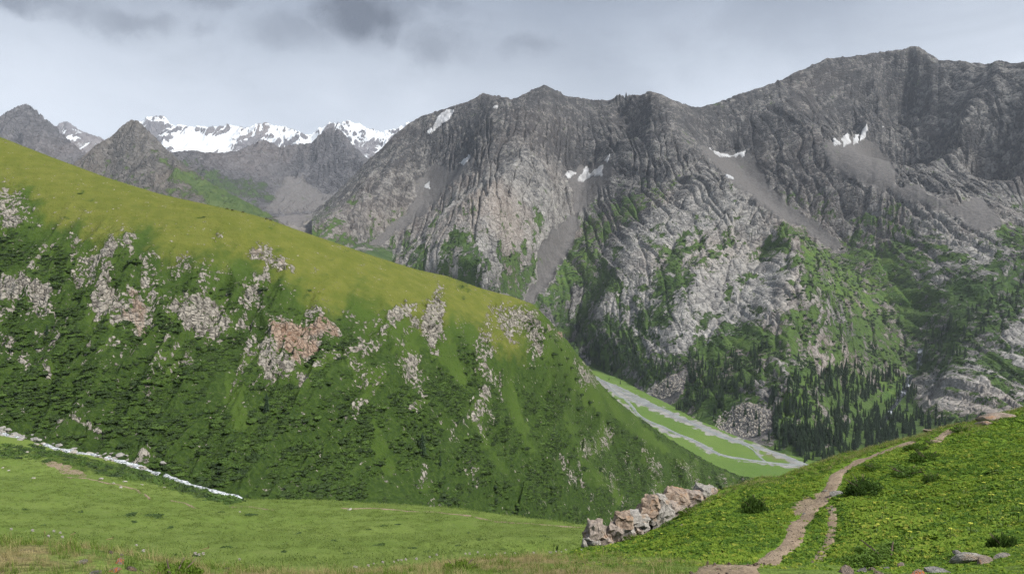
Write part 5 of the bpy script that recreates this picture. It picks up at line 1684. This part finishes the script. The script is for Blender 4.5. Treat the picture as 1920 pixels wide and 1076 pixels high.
# ------------------------------------------------------------------ single bushes, tussocks and flowers
def bush(name, px, py, wpx, hpx, mats, label, seed, leaves=700, cat='bush', group=None, leaf=.085):
    g = near_hit([px], [py])[0]
    R = wpx / F * g[1] / 2; H = hpx / F * g[1]
    root = bpy.data.objects.new(name, None); root.empty_display_size = .2; COL.objects.link(root)
    root.location = g - [0, 0, .05]
    v, f = leafy_mesh(seed, leaves, .85, leaf, False, .5, 22)
    v = v / np.array([1.0, 1.0, v[:, 2].max()])
    mesh_obj('foliage', v * [R, R, H], f, mats[0], False, None, root)
    r = np.random.default_rng(seed)
    st = []
    for k in range(7):
        a = r.uniform(0, 6.3)
        st.append(tube([(0, 0, -.05), (R * .35 * math.cos(a), R * .35 * math.sin(a), H * .35), (R * .75 * math.cos(a), R * .75 * math.sin(a), H * .72)], [R * .035, R * .025, R * .01], 4))
    v, f = merge(st)
    mesh_obj('branches', v, f, mats[1], False, None, root)
    tag(root, label, cat, group)
    return root


WOOD = stone_material('juniper_wood', (.06, .045, .035), (.13, .10, .08), None, 4)
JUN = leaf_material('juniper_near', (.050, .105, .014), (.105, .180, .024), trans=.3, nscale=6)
MOSS = leaf_material('bright_cushion', (.095, .165, .016), (.180, .245, .032), trans=.35, nscale=6)
DARKJ = leaf_material('juniper_near_dark', (.042, .088, .014), (.090, .150, .024), trans=.3, nscale=6)  # deeper green leaf colour of the dark bushes
for k, (px, py, w, h, m, lb) in enumerate((
        (1622, 922, 92, 44, DARKJ, 'large dark juniper bush right of the footpath bend'),
        (1412, 958, 66, 44, DARKJ, 'dark juniper bush on the slope left of the footpath'),
        (1884, 1028, 62, 46, DARKJ, 'dark bush above the pale rocks at the right edge'),
        (322, 1082, 150, 44, MOSS, 'bright green juniper cushion at the bottom left beside the lichen rock'),
        (862, 1066, 84, 30, MOSS, 'bright green cushion shrub at the bottom centre among dry grass'),
        (1668, 1050, 190, 24, JUN, 'wide low bright green juniper mat above the bottom right stones'),
        (1132, 983, 44, 14, MOSS, 'bright green cushion on top of the rock outcrop'),
        (1802, 806, 44, 16, DARKJ, 'dark bush on the hill crest right of the upper footpath'),
        (1722, 842, 52, 18, JUN, 'green bush right of the top of the footpath'),
        (1738, 858, 60, 22, JUN, 'low green bush below the one at the top of the footpath'),
        (1700, 886, 80, 20, JUN, 'spreading green bush in the middle of the hill right of the footpath'),
        (1750, 902, 42, 26, DARKJ, 'small dark bush right of the grey stone on the hill'),
        (1640, 876, 44, 14, JUN, 'small green bush above the large juniper by the footpath'),
        (1540, 866, 40, 10, JUN, 'small green bush on the crest left of the footpath'),
        (1752, 832, 40, 12, DARKJ, 'small dark bush between footpath top and the crest'),
        (1112, 1026, 44, 13, JUN, 'low green bush at the far left end of the rock outcrop'),
        (1190, 1010, 46, 13, MOSS, 'bright low cushion in front of the middle of the rock outcrop'),
        (1258, 984, 44, 13, JUN, 'low green bush in front of the right half of the rock outcrop'),
        (1222, 992, 30, 20, JUN, 'green bush growing in the cleft of the rock outcrop'),
        (1296, 962, 50, 16, MOSS, 'low green cushion at the right foot of the rock outcrop'),
        (1152, 1018, 60, 12, JUN, 'low green bush at the left foot of the rock outcrop'),
        (1328, 918, 26, 12, JUN, 'small green bush beside the flat shelf over the outcrop'))):
    bush('juniper_bush', px, py, w * 1.08, h * .82, (m, WOOD), lb, 1000 + k, 6000 if w > 90 else 3600 if w > 50 else 1800, leaf=.042 if w > 90 else .055)

TUS = leaf_material('tussock_leaf', (.022, .045, .010), (.045, .080, .015), trans=.1, nscale=1)
tus = [proto('tussock', leafy_mesh(1040 + k, 90, .45, .24), TUS) for k in range(3)]
rngt = np.random.default_rng(17)
SPOTS = [(627, 1014, 15), (240, 967, 26), (293, 968, 30), (250, 978, 14), (318, 990, 16), (366, 1043, 18), (425, 1027, 22), (330, 1040, 14), (720, 985, 12), (745, 983, 12), (880, 1000, 12), (1020, 1006, 18), (710, 1022, 22), (770, 1028, 16), (800, 1035, 18), (860, 1022, 12),
         (958, 1000, 12), (980, 1002, 10), (690, 992, 10), (560, 1000, 12), (470, 965, 16), (415, 960, 12), (820, 976, 10), (900, 1012, 12), (48, 955, 16), (80, 985, 14), (150, 960, 12), (530, 1035, 16), (590, 1045, 14), (650, 1038, 14), (1000, 1040, 14), (940, 1030, 14)]
for k, (px, py, w) in enumerate(SPOTS):
    g = near_hit([px], [py])[0]
    R = w / F * g[1] / 2
    o = bpy.data.objects.new('tussock', tus[k % 3]); COL.objects.link(o)
    o.location = g - [0, 0, .05 * R]; o.scale = (R, R * .8, R * .42); o.rotation_euler = (0, 0, float(rngt.uniform(0, 6.3)))
    tag(o, ('broad' if w > 18 else 'small') + ' dark tussock on the ' + ('left' if px < 400 else 'middle' if px < 800 else 'right') + ' part of the green meadow, ' + ('near the verge' if py > 1025 else 'half way down' if py > 985 else 'towards the stream'), 'tussock', 'dark tussocks on the meadow')


def flower_plants():
    """yellow umbels on the hill, seed heads and stalks on the verge"""
    r = np.random.default_rng(21)
    yel = NT('yellow_umbel'); yel = yel.out((.36, .38, .055), .8)
    stemm = leaf_material('flower_stem', (.07, .12, .02), (.11, .15, .03), trans=.2)
    parts = []
    for k in range(12):
        a = r.uniform(0, 6.3); q = math.sqrt(r.random()) * .9
        parts.append((np.array([(0, 0, 0), (.34, 0, .05), (.17, .30, .05), (-.17, .30, .05), (-.34, 0, .05), (-.17, -.30, .05), (.17, -.30, .05), (0, 0, .16)]) + [q * math.cos(a), q * math.sin(a), .18 * (1 - q * q) + r.normal(0, .03)],
                      np.array([(0, 1, 2), (0, 2, 3), (0, 3, 4), (0, 4, 5), (0, 5, 6), (0, 6, 1), (7, 2, 1), (7, 3, 2), (7, 4, 3), (7, 5, 4), (7, 6, 5), (7, 1, 6)])))
    head = proto('umbel', merge(parts), yel)
    stem = proto('stem', merge([tube([(0, 0, 0), (.02, .01, .5), (0, 0, 1)], [.035, .03, .02], 4)] + [(v * .5 + [0, 0, .1], f) for v, f in [herb_mesh(5, 8, .2)]]), stemm)
    spots = [(1855, 938), (1862, 942), (1740, 956), (1718, 935), (1772, 940), (1660, 956), (1665, 975), (1664, 986), (1655, 974), (1680, 1023), (1852, 975), (1880, 968), (1915, 958), (1872, 885), (1858, 884), (1900, 886), (1860, 890), (1790, 908), (1810, 925), (1845, 918), (1880, 990),
             (1725, 958), (1700, 928), (1706, 1012), (1782, 1010), (1820, 1000), (1900, 915), (1690, 966), (1640, 952), (1646, 1000), (1910, 980), (1760, 965), (1800, 950), (1600, 980), (1612, 996), (1348, 965), (1460, 983), (1330, 990), (1290, 1020), (1400, 1000), (1240, 1010), (1840, 900)]
    for k, (px, py) in enumerate(spots):
        g = near_hit([px], [py])[0]
        root = bpy.data.objects.new('yellow_flower', None); root.empty_display_size = .1; COL.objects.link(root)
        root.location = g; hgt = float(r.uniform(.16, .30)); w = float(r.uniform(.03, .07)) * (1.3 if k < 2 else 1)
        for nm, me, sc, z in (('stem', stem, (.35, .35, hgt), 0), ('flower_head', head, (w, w, w), hgt)):
            o = bpy.data.objects.new(nm, me); COL.objects.link(o); o.parent = root; o.scale = sc; o.location = (0, 0, z); o.rotation_euler = (0, 0, k * .9)
        tag(root, 'yellow umbel flower in green herbs ' + ('left of the footpath' if px < 1500 else 'just right of the footpath' if px < 1700 else 'well right of the footpath' if px < 1800 else 'near the right edge') + (', low on the slope' if py > 985 else ', halfway up' if py > 930 else ', high on the slope'), 'flower', 'yellow umbels on the path hill')
    seed_m = NT('seed_head'); seed_m = seed_m.out((.42, .38, .36), .9, trans=.2)
    straw = leaf_material('straw', (.20, .19, .07), (.30, .27, .12), trans=.2)
    v, f = [], []
    ball = merge([(herb_mesh(31, 30, .16)[0] * .7, herb_mesh(31, 30, .16)[1]), (herb_mesh(32, 20, .16)[0] * [.7, .7, -.6], herb_mesh(32, 20, .16)[1])])
    sh = proto('seed_ball', ball, seed_m)
    ss = proto('stalk', tube([(0, 0, 0), (.01, .006, .35), (.0, .01, .7), (.03, 0, 1)], [.010, .008, .006, .005], 4), straw)
    heads = [(365, 1050), (372, 1047), (380, 1048), (448, 1046), (664, 1060), (668, 1062), (700, 1068), (717, 1068), (738, 1053), (746, 1048), (752, 1050), (760, 1048), (805, 1056), (818, 1054), (872, 1038), (895, 1036), (908, 1038), (946, 1036), (930, 1043), (1000, 1036), (1033, 1048), (1042, 1048), (1060, 1050),
             (1052, 1066), (1090, 1064), (1072, 1050), (920, 1050), (965, 1052), (20, 1018), (100, 1012), (116, 1012), (90, 1038), (60, 1045), (255, 1040), (268, 1042), (112, 1030), (1030, 1060), (880, 1044), (780, 1062), (690, 1058)]
    for k, (px, py) in enumerate(heads):
        Y = float(np.interp(px, [0, 300, 500, 800, 1100], [6.6, 6.2, 8.0, 9.8, 12.5])) * float(r.uniform(.95, 1.02))
        x = (px - CX) / F * Y; z = (HY - py) / F * Y; zg = float(NEAR.at(x, Y))
        hh = max(.14, z - zg)
        root = bpy.data.objects.new('seed_head_stalk', None); root.empty_display_size = .1; COL.objects.link(root); root.location = (x, Y, zg - .01)
        w = .020 * float(r.uniform(.8, 1.25)) * (Y / 8) ** .5
        for nm, me, sc, zz in (('stalk', ss, (hh * .8, hh * .8, hh), 0), ('seed_head', sh, (w, w, w), hh)):
            o = bpy.data.objects.new(nm, me); COL.objects.link(o); o.parent = root; o.scale = sc; o.location = (0.03 * hh * .8 if zz else 0, 0, zz); o.rotation_euler = (0, 0, 0 if zz else 0)
        tag(root, 'pale round seed head on a thin stalk in the ' + ('left' if px < 300 else 'left centre' if px < 600 else 'centre' if px < 850 else 'right') + ' verge grass' + (', taller one' if hh > .25 else ''), 'plant', 'seed heads along the verge')
    for k, (px, py, base, lb) in enumerate(((82, 992, 1020, 'tallest pale grass stalk on the left verge'), (86, 998, 1020, 'second tall grass stalk close beside the tallest one'), (130, 994, 1024, 'bent pale grass stalk on the left verge mound'), (197, 1003, 1032, 'lone thin grass stalk above the lichen rock'), (372, 1020, 1060, 'thin grass stalk over the bright juniper cushion'))):
        Y = 6.4; x = (px - CX) / F * Y; zg = float(NEAR.at(x, Y)); z = (HY - py) / F * Y; h = max(.12, z - zg)
        o = mesh_obj('grass_stalk', *(lambda v, f: (v * [1, 1, 1], f))(*merge([tube([(0, 0, 0), (.012, 0, h * .5), (.006 + .02 * k, 0, h)], [.0028, .0024, .0012], 4), tube([(.01, 0, h * .82), (.008 + .02 * k, 0, h * .92), (.006 + .02 * k, 0, h * 1.02)], [.004, .006, .002], 5)])), straw)
        o.location = (x, Y, zg - .01); tag(o, lb, 'grass stalk', 'tall stalks on the left verge')


flower_plants()


# ------------------------------------------------------------------ boulders and outcrops
PALE = stone_material('pale_stone', (.17, .16, .145), (.42, .40, .365), (.30, .24, .18), 1.2)
GREY = stone_material('grey_stone', (.12, .115, .11), (.34, .33, .31), None, 1.2)
WARM = stone_material('warm_stone', (.14, .11, .09), (.33, .275, .23), (.29, .16, .085), 1.6, -.02)
LICH = stone_material('lichen_stone', (.13, .12, .11), (.33, .30, .27), (.50, .15, .035), 5.0, .06)
rocks = {k: [proto('boulder_shape', rock_mesh(1100 + 10 * j + i, 2, 10), m, False) for i in range(4)] for j, (k, m) in enumerate((('pale', PALE), ('grey', GREY), ('warm', WARM), ('lich', LICH)))}


def put_rock(g, R, kind, k, label, group, squash=(1, .85, .7), name='boulder', sink=.25):
    o = bpy.data.objects.new(name, rocks[kind][k % 4]); COL.objects.link(o)
    o.location = (g[0], g[1], g[2] + R * squash[2] * (.7 - 2 * sink) * .5); o.scale = (R * squash[0], R * squash[1], R * squash[2]); o.rotation_euler = (.25 * math.sin(k * 3.1), .3 * math.sin(k * 1.7), k * 2.399)
    return tag(o, label, 'boulder', group)


def build_boulders():
    r = np.random.default_rng(23)
    named = [(63, 896, 9, 'pale boulder on the crest of the left meadow hump'), (190, 898, 14, 'long pale boulder lying in the grass below the stream'), (199, 888, 9, 'pale boulder just above the long one below the stream'),
             (5, 877, 6, 'small white boulder at the left edge of the meadow'), (16, 882, 7, 'second small white boulder near the left edge of the meadow'), (213, 906, 7, 'small pale boulder right of the long one in the meadow'),
             (226, 914, 9, 'pale boulder at the start of the faint meadow trail'), (234, 903, 9, 'flat pale boulder above the faint meadow trail'), (266, 909, 7, 'pale boulder between meadow trail and stream'),
             (306, 906, 8, 'pale boulder on the bank where the stream bends'), (308, 914, 10, 'flat pale boulder below the stream bend'), (50, 848, 8, 'pale boulder on the far hump beside the bank scrub'), (58, 855, 6, 'small pale stone above the bare earth scar'),
             (69, 833, 9, 'pale boulder between the two visible stretches of the stream'), (450, 960, 5, 'small pale stone on the meadow near the pale trail'), (655, 956, 12, 'flat pale stone on the brow of the meadow'), (425, 1066, 16, 'pale stone in the meadow right of the bright juniper cushion')]
    for k, (px, py, w, lb) in enumerate(named):
        g = near_hit([px], [py])[0]
        put_rock(g, w / F * g[1] / 2 * 1.15, 'pale', k, lb, 'pale boulders on the meadow', (1.1, .8, .6))
    # along the stream
    for k in range(150):
        i = int(r.integers(20, len(SQ) - 60)); side = r.choice([-1, 1]) * (r.uniform(.3, 1.3) if k % 3 == 0 else r.uniform(1.0, 4.5))
        q = SQ[i]; t = SQ[i + 1] - SQ[i - 1]; t = t / np.linalg.norm(t)
        x, y = q[0] - t[1] * side, q[1] + t[0] * side
        z = float(spur_or_meadow(np.array(x), np.array(y)))
        sz = float(.6 + 2.0 * r.random() ** 2)
        put_rock((x, y, z), sz, ('pale', 'grey', 'grey')[k % 3], k, ('large ' if sz > 1.2 else 'small ') + ('pale' if k % 3 == 0 else 'grey') + ' boulder on the ' + ('far' if side > 0 else 'near') + ' bank of the white stream, ' + ('upper left' if q[0] / q[1] * F + CX < 110 else 'middle' if q[0] / q[1] * F + CX < 290 else 'lower right') + ' stretch', 'boulders along the stream', (1.2, .9, .65))
    # white stones on the turf of the spur
    spots = [(49, 317), (99, 336), (147, 347), (152, 337), (194, 344), (201, 343), (214, 356), (228, 363), (241, 360), (244, 359), (222, 373), (227, 385), (279, 386), (304, 387), (165, 399), (201, 397), (117, 410), (191, 428), (416, 405), (385, 416), (212, 392), (170, 420), (230, 420), (97, 340), (260, 372), (150, 395),
             (135, 425), (300, 410), (330, 420), (365, 428), (450, 430), (470, 440), (430, 420), (505, 425), (395, 432), (352, 440), (210, 410), (180, 380), (60, 360), (275, 400)]
    for k, (px, py) in enumerate(spots):
        g = SPUR.hit([px], [py], True)[0]
        put_rock(g, float(r.uniform(.35, .75)), 'pale', k, 'small white stone on the spur crest turf, ' + ('far left' if px < 160 else 'left of centre' if px < 250 else 'centre' if px < 370 else 'right') + (' near the skyline' if py - np.interp(px, *zip(*SPUR_SKY)) < 30 else ' lower down'), 'white stones on the spur crest', (1.3, .9, .7))
    # boulder fans at the foot of the range
    v = []
    fans = []
    for poly, n, rad in ((SCREE[6], 420, (1.0, 3.2)), (SCREE[7], 620, (.8, 3.4))):
        p = np.array(poly); cnt = 0
        while cnt < n:
            px, py = r.uniform(p[:, 0].min(), p[:, 0].max(), 200), r.uniform(p[:, 1].min(), p[:, 1].max(), 200)
            ok = sdf(px, py, poly) < -1
            w = RANGE.hit(px[ok], py[ok]); w = w[~np.isnan(w[:, 0])]
            fans.append(np.c_[w, r.uniform(*rad, len(w))]); cnt += len(w)
    fa = np.concatenate(fans); n = len(fa)
    scatter('boulder_field', fa[:, :3], np.repeat(fa[:, 3:], 3, 1) * [1.1, 1, .7], r.uniform(0, 6.3, (n, 3)), r.integers(0, 4, n), rocks['pale'], 'grey boulder fans spilling onto the valley floor', 'boulders')
    # stones by the footpath and at the bottom right corner
    for k, (px, py, w, kind, sq, lb) in enumerate((
            (1572, 926, 30, 'grey', (1.2, .7, .5), 'flat grey slab stone at the bend of the footpath'), (1548, 921, 12, 'pale', (1.2, .8, .6), 'white stone on the left rim of the footpath bend'),
            (1698, 890, 28, 'grey', (1.3, .8, .5), 'flat grey stone set in the herbs of the hillside'), (1561, 955, 9, 'pale', (1, .8, .6), 'small pale stone at the head of the side track'), (1508, 964, 9, 'grey', (1, .8, .6), 'small stone on the footpath below the bend'),
            (1484, 1028, 8, 'pale', (1, .8, .6), 'small pale stone on the right rim of the lower footpath'), (1533, 1008, 8, 'pale', (1, .8, .6), 'small pale stone between footpath and side track'), (1623, 842, 13, 'warm', (1.2, .8, .7), 'orange stone on the crest beside the footpath'),
            (1744, 808, 24, 'warm', (1.3, .9, .6), 'brown rock on the crest left of the upper footpath'), (1866, 786, 58, 'warm', (1.3, .8, .6), 'broad rusty rock on the crest at the right edge'), (1842, 796, 30, 'warm', (1.2, .8, .6), 'smaller brown rock left of the broad rusty one'),
            (1586, 1074, 40, 'warm', (1.2, .9, .7), 'brown stone at the left end of the bottom right stones'), (1616, 1072, 22, 'grey', (1, .9, .8), 'small grey stone beside the brown one at the bottom'), (1636, 1070, 22, 'warm', (.8, .9, 1), 'upright reddish stone in the bottom right row'),
            (1664, 1068, 18, 'grey', (1, .9, .8), 'round grey stone in the middle of the bottom right row'), (1692, 1062, 26, 'warm', (1.1, .9, .8), 'brown capped stone near the dry grass at the bottom'), (1722, 1078, 30, 'lich', (1, .9, .9), 'orange lichen stone at the bottom right'),
            (1758, 1074, 50, 'grey', (1.2, .9, .7), 'broad grey rock at the bottom right'), (1812, 1050, 56, 'pale', (1.2, .9, .7), 'large pale rock below the dark bush at the right'), (1796, 1040, 26, 'pale', (1, .9, .8), 'pale knob on the left of the large pale rock'),
            (1848, 1056, 40, 'warm', (1.3, .9, .5), 'flat tan rock right of the large pale rock'), (1878, 1044, 26, 'pale', (1.2, .8, .5), 'small pale rock at the foot of the dark right bush'), (1650, 1078, 24, 'warm', (1, .9, .7), 'low stone at the bottom edge below the juniper mat'),
            (225, 1056, 22, 'lich', (1.0, .9, 1.0), 'orange lichen rock on the left verge'), (212, 1072, 26, 'lich', (1.1, .9, .7), 'second lichen rock in front of the orange one'), (206, 1036, 14, 'warm', (1, .8, .9), 'small pinkish stone behind the orange lichen rock'),
            (246, 1068, 26, 'warm', (1, .9, .8), 'pinkish rock right of the lichen rocks'), (228, 1041, 10, 'pale', (1, .9, .8), 'small pale stone at the edge of the left verge'), (180, 1074, 22, 'grey', (1.2, .9, .6), 'grey stone at the bottom left edge'),
            (150, 1056, 20, 'pale', (1.3, .9, .5), 'pale stone half hidden in the left verge grass'), (1280, 984, 9, 'warm', (1.2, .9, .6), 'tan stone fallen below the outcrop'))):
        g = NEAR.hit([px], [py], True)[0]
        put_rock(g, w / F * g[1] / 2 * 1.1, kind, k, lb, None, sq, 'rock')


build_boulders()


def path_gravel():
    r = np.random.default_rng(29)
    P_ = []
    for nm, q, hw in PATH_LINES:
        n = int(len(q) * 6)
        i = r.integers(0, len(q) - 1, n); a = q[i] + (q[i + 1] - q[i]) * r.random((n, 1))
        a[:, :2] += r.normal(0, hw * .62, (n, 2)); a[:, 2] = NEAR.at(a[:, 0], a[:, 1]) + .03
        P_.append(a)
    P_ = np.concatenate(P_); n = len(P_)
    s_ = .008 + .032 * r.random(n) ** 4
    scatter('path_gravel', P_, np.repeat(s_[:, None], 3, 1) * [1.2, 1, .7], r.uniform(0, 6.3, (n, 3)), r.integers(0, 4, n), rocks['warm'], 'loose small stones strewn along the dirt footpath', 'gravel')


path_gravel()


def block_mesh(seed, w, d, h, rough=.08, layers=0, taper=.12):
    """joint-bounded block: a planed, layered and roughened box"""
    import bmesh
    r = np.random.default_rng(seed)
    bm = bmesh.new(); bmesh.ops.create_cube(bm, size=1.0)
    bmesh.ops.subdivide_edges(bm, edges=bm.edges[:], cuts=7, use_grid_fill=True)
    bmesh.ops.triangulate(bm, faces=bm.faces[:])
    V = np.array([v.co[:] for v in bm.verts]); Fc = np.array([[v.index for v in f.verts] for f in bm.faces]); bm.free()
    V[:, :2] *= (1 - taper * (V[:, 2:] + .5))
    for _ in range(10):
        n = r.normal(size=3) * [1, 1, .7]; n /= np.linalg.norm(n); c = r.uniform(.50, .74); t = V @ n
        V -= np.where(t > c, t - c, 0)[:, None] * n
    P_ = V * [w, d, h]
    nz = np.stack([fbm(P_[:, (i + 1) % 3] * 2.2 + i * 3 + seed, P_[:, (i + 2) % 3] * 2.2 + P_[:, i], 4, .6, seed % 40 + i) for i in range(3)], 1)
    P_ += nz * rough * min(w, h, 1.2)
    if layers:
        s = np.sin((P_[:, 2] / h + .5) * layers * 6.283 + 1.5 * P_[:, 0])
        P_[:, :2] *= (1 - .05 * np.clip(-s, 0, 1) ** 2)[:, None]
    return P_, Fc


def build_outcrop():
    root = bpy.data.objects.new('rock_outcrop', None); COL.objects.link(root)
    base = NEAR.hit([1210], [990], True)[0]
    root.location = base
    mats = {'g': stone_material('outcrop_grey', (.15, .14, .13), (.38, .36, .33), (.30, .22, .16), 1.6, -.04), 'o': stone_material('outcrop_rust', (.16, .11, .08), (.33, .275, .225), (.29, .185, .115), 1.8, -.03),
            'p': stone_material('outcrop_pink', (.15, .125, .11), (.36, .31, .27), (.30, .20, .14), 1.8, -.02)}
    B = [  # px0, px1, py0, py1, material, layers, tilt, depth offset
        (1158, 1184, 953, 972, 'o', 0, .05, 0), (1180, 1214, 951, 961, 'g', 2, .03, .1), (1178, 1214, 960, 969, 'g', 2, -.02, 0), (1181, 1213, 968, 977, 'g', 2, .02, -.05), (1156, 1178, 970, 980, 'o', 2, 0, .1),
        (1176, 1212, 975, 1002, 'p', 0, .08, -.1), (1160, 1186, 974, 1002, 'g', 0, -.1, -.15), (1140, 1166, 977, 1010, 'p', 0, .1, -.1), (1132, 1150, 990, 1012, 'o', 0, -.1, 0), (1104, 1130, 973, 1000, 'p', 0, .12, .3),
        (1098, 1126, 998, 1020, 'g', 2, .1, .1), (1120, 1150, 1002, 1020, 'p', 2, -.08, -.1), (1148, 1176, 1000, 1014, 'p', 0, .05, -.2), (1209, 1236, 922, 944, 'o', 0, -.12, .3), (1231, 1252, 919, 938, 'g', 0, .1, .3),
        (1202, 1232, 939, 951, 'o', 2, .06, .2), (1250, 1290, 909, 928, 'o', 2, .1, .6), (1222, 1262, 942, 982, 'g', 0, .15, -.1), (1250, 1282, 940, 972, 'p', 0, -.2, 0), (1272, 1296, 940, 962, 'g', 0, -.25, .1),
        (1214, 1228, 952, 966, 'g', 0, 0, 0), (1292, 1314, 938, 956, 'p', 0, .2, .1), (1312, 1334, 934, 948, 'g', 0, .1, .2), (1312, 1342, 902, 918, 'g', 0, .1, 1.2), (1286, 1318, 912, 930, 'p', 2, .08, .8), (1234, 1280, 926, 944, 'p', 2, .06, .4),
    ]
    for k, (a, b, c, d, m, ly, tl, off) in enumerate(B):
        cx = (a + b) / 2
        # the crest line under the outcrop gives its distance
        Y = float(np.interp(cx, [1085, 1180, 1240, 1330], [33.6, 35.2, 36.4, 37.8])) + off * .8
        w = (b - a) / F * Y * 1.35; h = (d - c) / F * Y * 1.12
        z = (HY - (c + d) / 2 - 14) / F * Y
        x = (cx - CX) / F * Y
        if d >= 996 or (cx > 1225 and d > 955):      # footing blocks reach down into the turf
            h *= 1.7; z -= h * .2
        v, f = block_mesh(1300 + k, w, w * .75 + .5, h, .17, ly, .3)
        o = mesh_obj('block', v, f, mats[m], False, None, root)
        o.location = (x - base[0], Y + .3 - base[1], z - base[2]); o.rotation_euler = (.06 * math.sin(k), tl, .3 * math.sin(k * 2.3))
    tag(root, 'weathered rusty and grey rock outcrop at the left end of the path hill', 'rock outcrop')


build_outcrop()


# ------------------------------------------------------------------ grazing animals on the spur crest
def build_animals():
    hide = NT('dark_hide'); hide = hide.out((.035, .022, .016), .8)
    V = [(0, 0, 1.0), (.55, 0, 1.02), (-.5, 0, 1.05), (.85, 0, .95), (1.15, 0, .55), (1.32, 0, .28), (-.62, 0, .95)]
    E = [(0, 1), (0, 2), (1, 3), (3, 4), (4, 5), (2, 6)]
    R = [.33, .31, .32, .20, .13, .09, .08]
    for sx in (-.48, .52):
        for sy in (-.17, .17):
            n = len(V); V += [(sx, sy, .80), (sx - .03, sy, .42), (sx, sy, .03)]; R += [.16, .08, .07]
            E += [(2 if sx < 0 else 1, n), (n, n + 1), (n + 1, n + 2)]
    V += [(-.72, 0, .55)]; R += [.05]; E += [(6, len(V) - 1)]
    for k, (px, lb) in enumerate(((425, 'leftmost dark grazing animal on the spur crest'), (436, 'dark animal grazing just right of the leftmost one on the crest'), (455, 'lone dark animal grazing mid crest of the spur'), (500, 'dark animal grazing left of another lower on the crest'), (507, 'rightmost dark grazing animal on the spur crest'))):
        me = bpy.data.meshes.new('grazing_animal'); me.from_pydata(V, E, []); me.update(); me.materials.append(hide)
        o = bpy.data.objects.new('grazing_animal', me); COL.objects.link(o)
        sk = o.modifiers.new('skin', 'SKIN'); o.modifiers.new('smooth', 'SUBSURF').levels = 1
        for i, q in enumerate(R):
            me.skin_vertices[0].data[i].radius = (q, q)
        me.skin_vertices[0].data[0].use_root = True
        g = SPUR.hit([px], [float(np.interp(px, *zip(*SPUR_SKY))) + 2.5], True)[0]
        o.location = g; o.rotation_euler = (0, 0, (0.2, 2.9, .1, 3.3, .4)[k])
        tag(o, lb, 'grazing animal', 'animals on the spur crest')


build_animals()
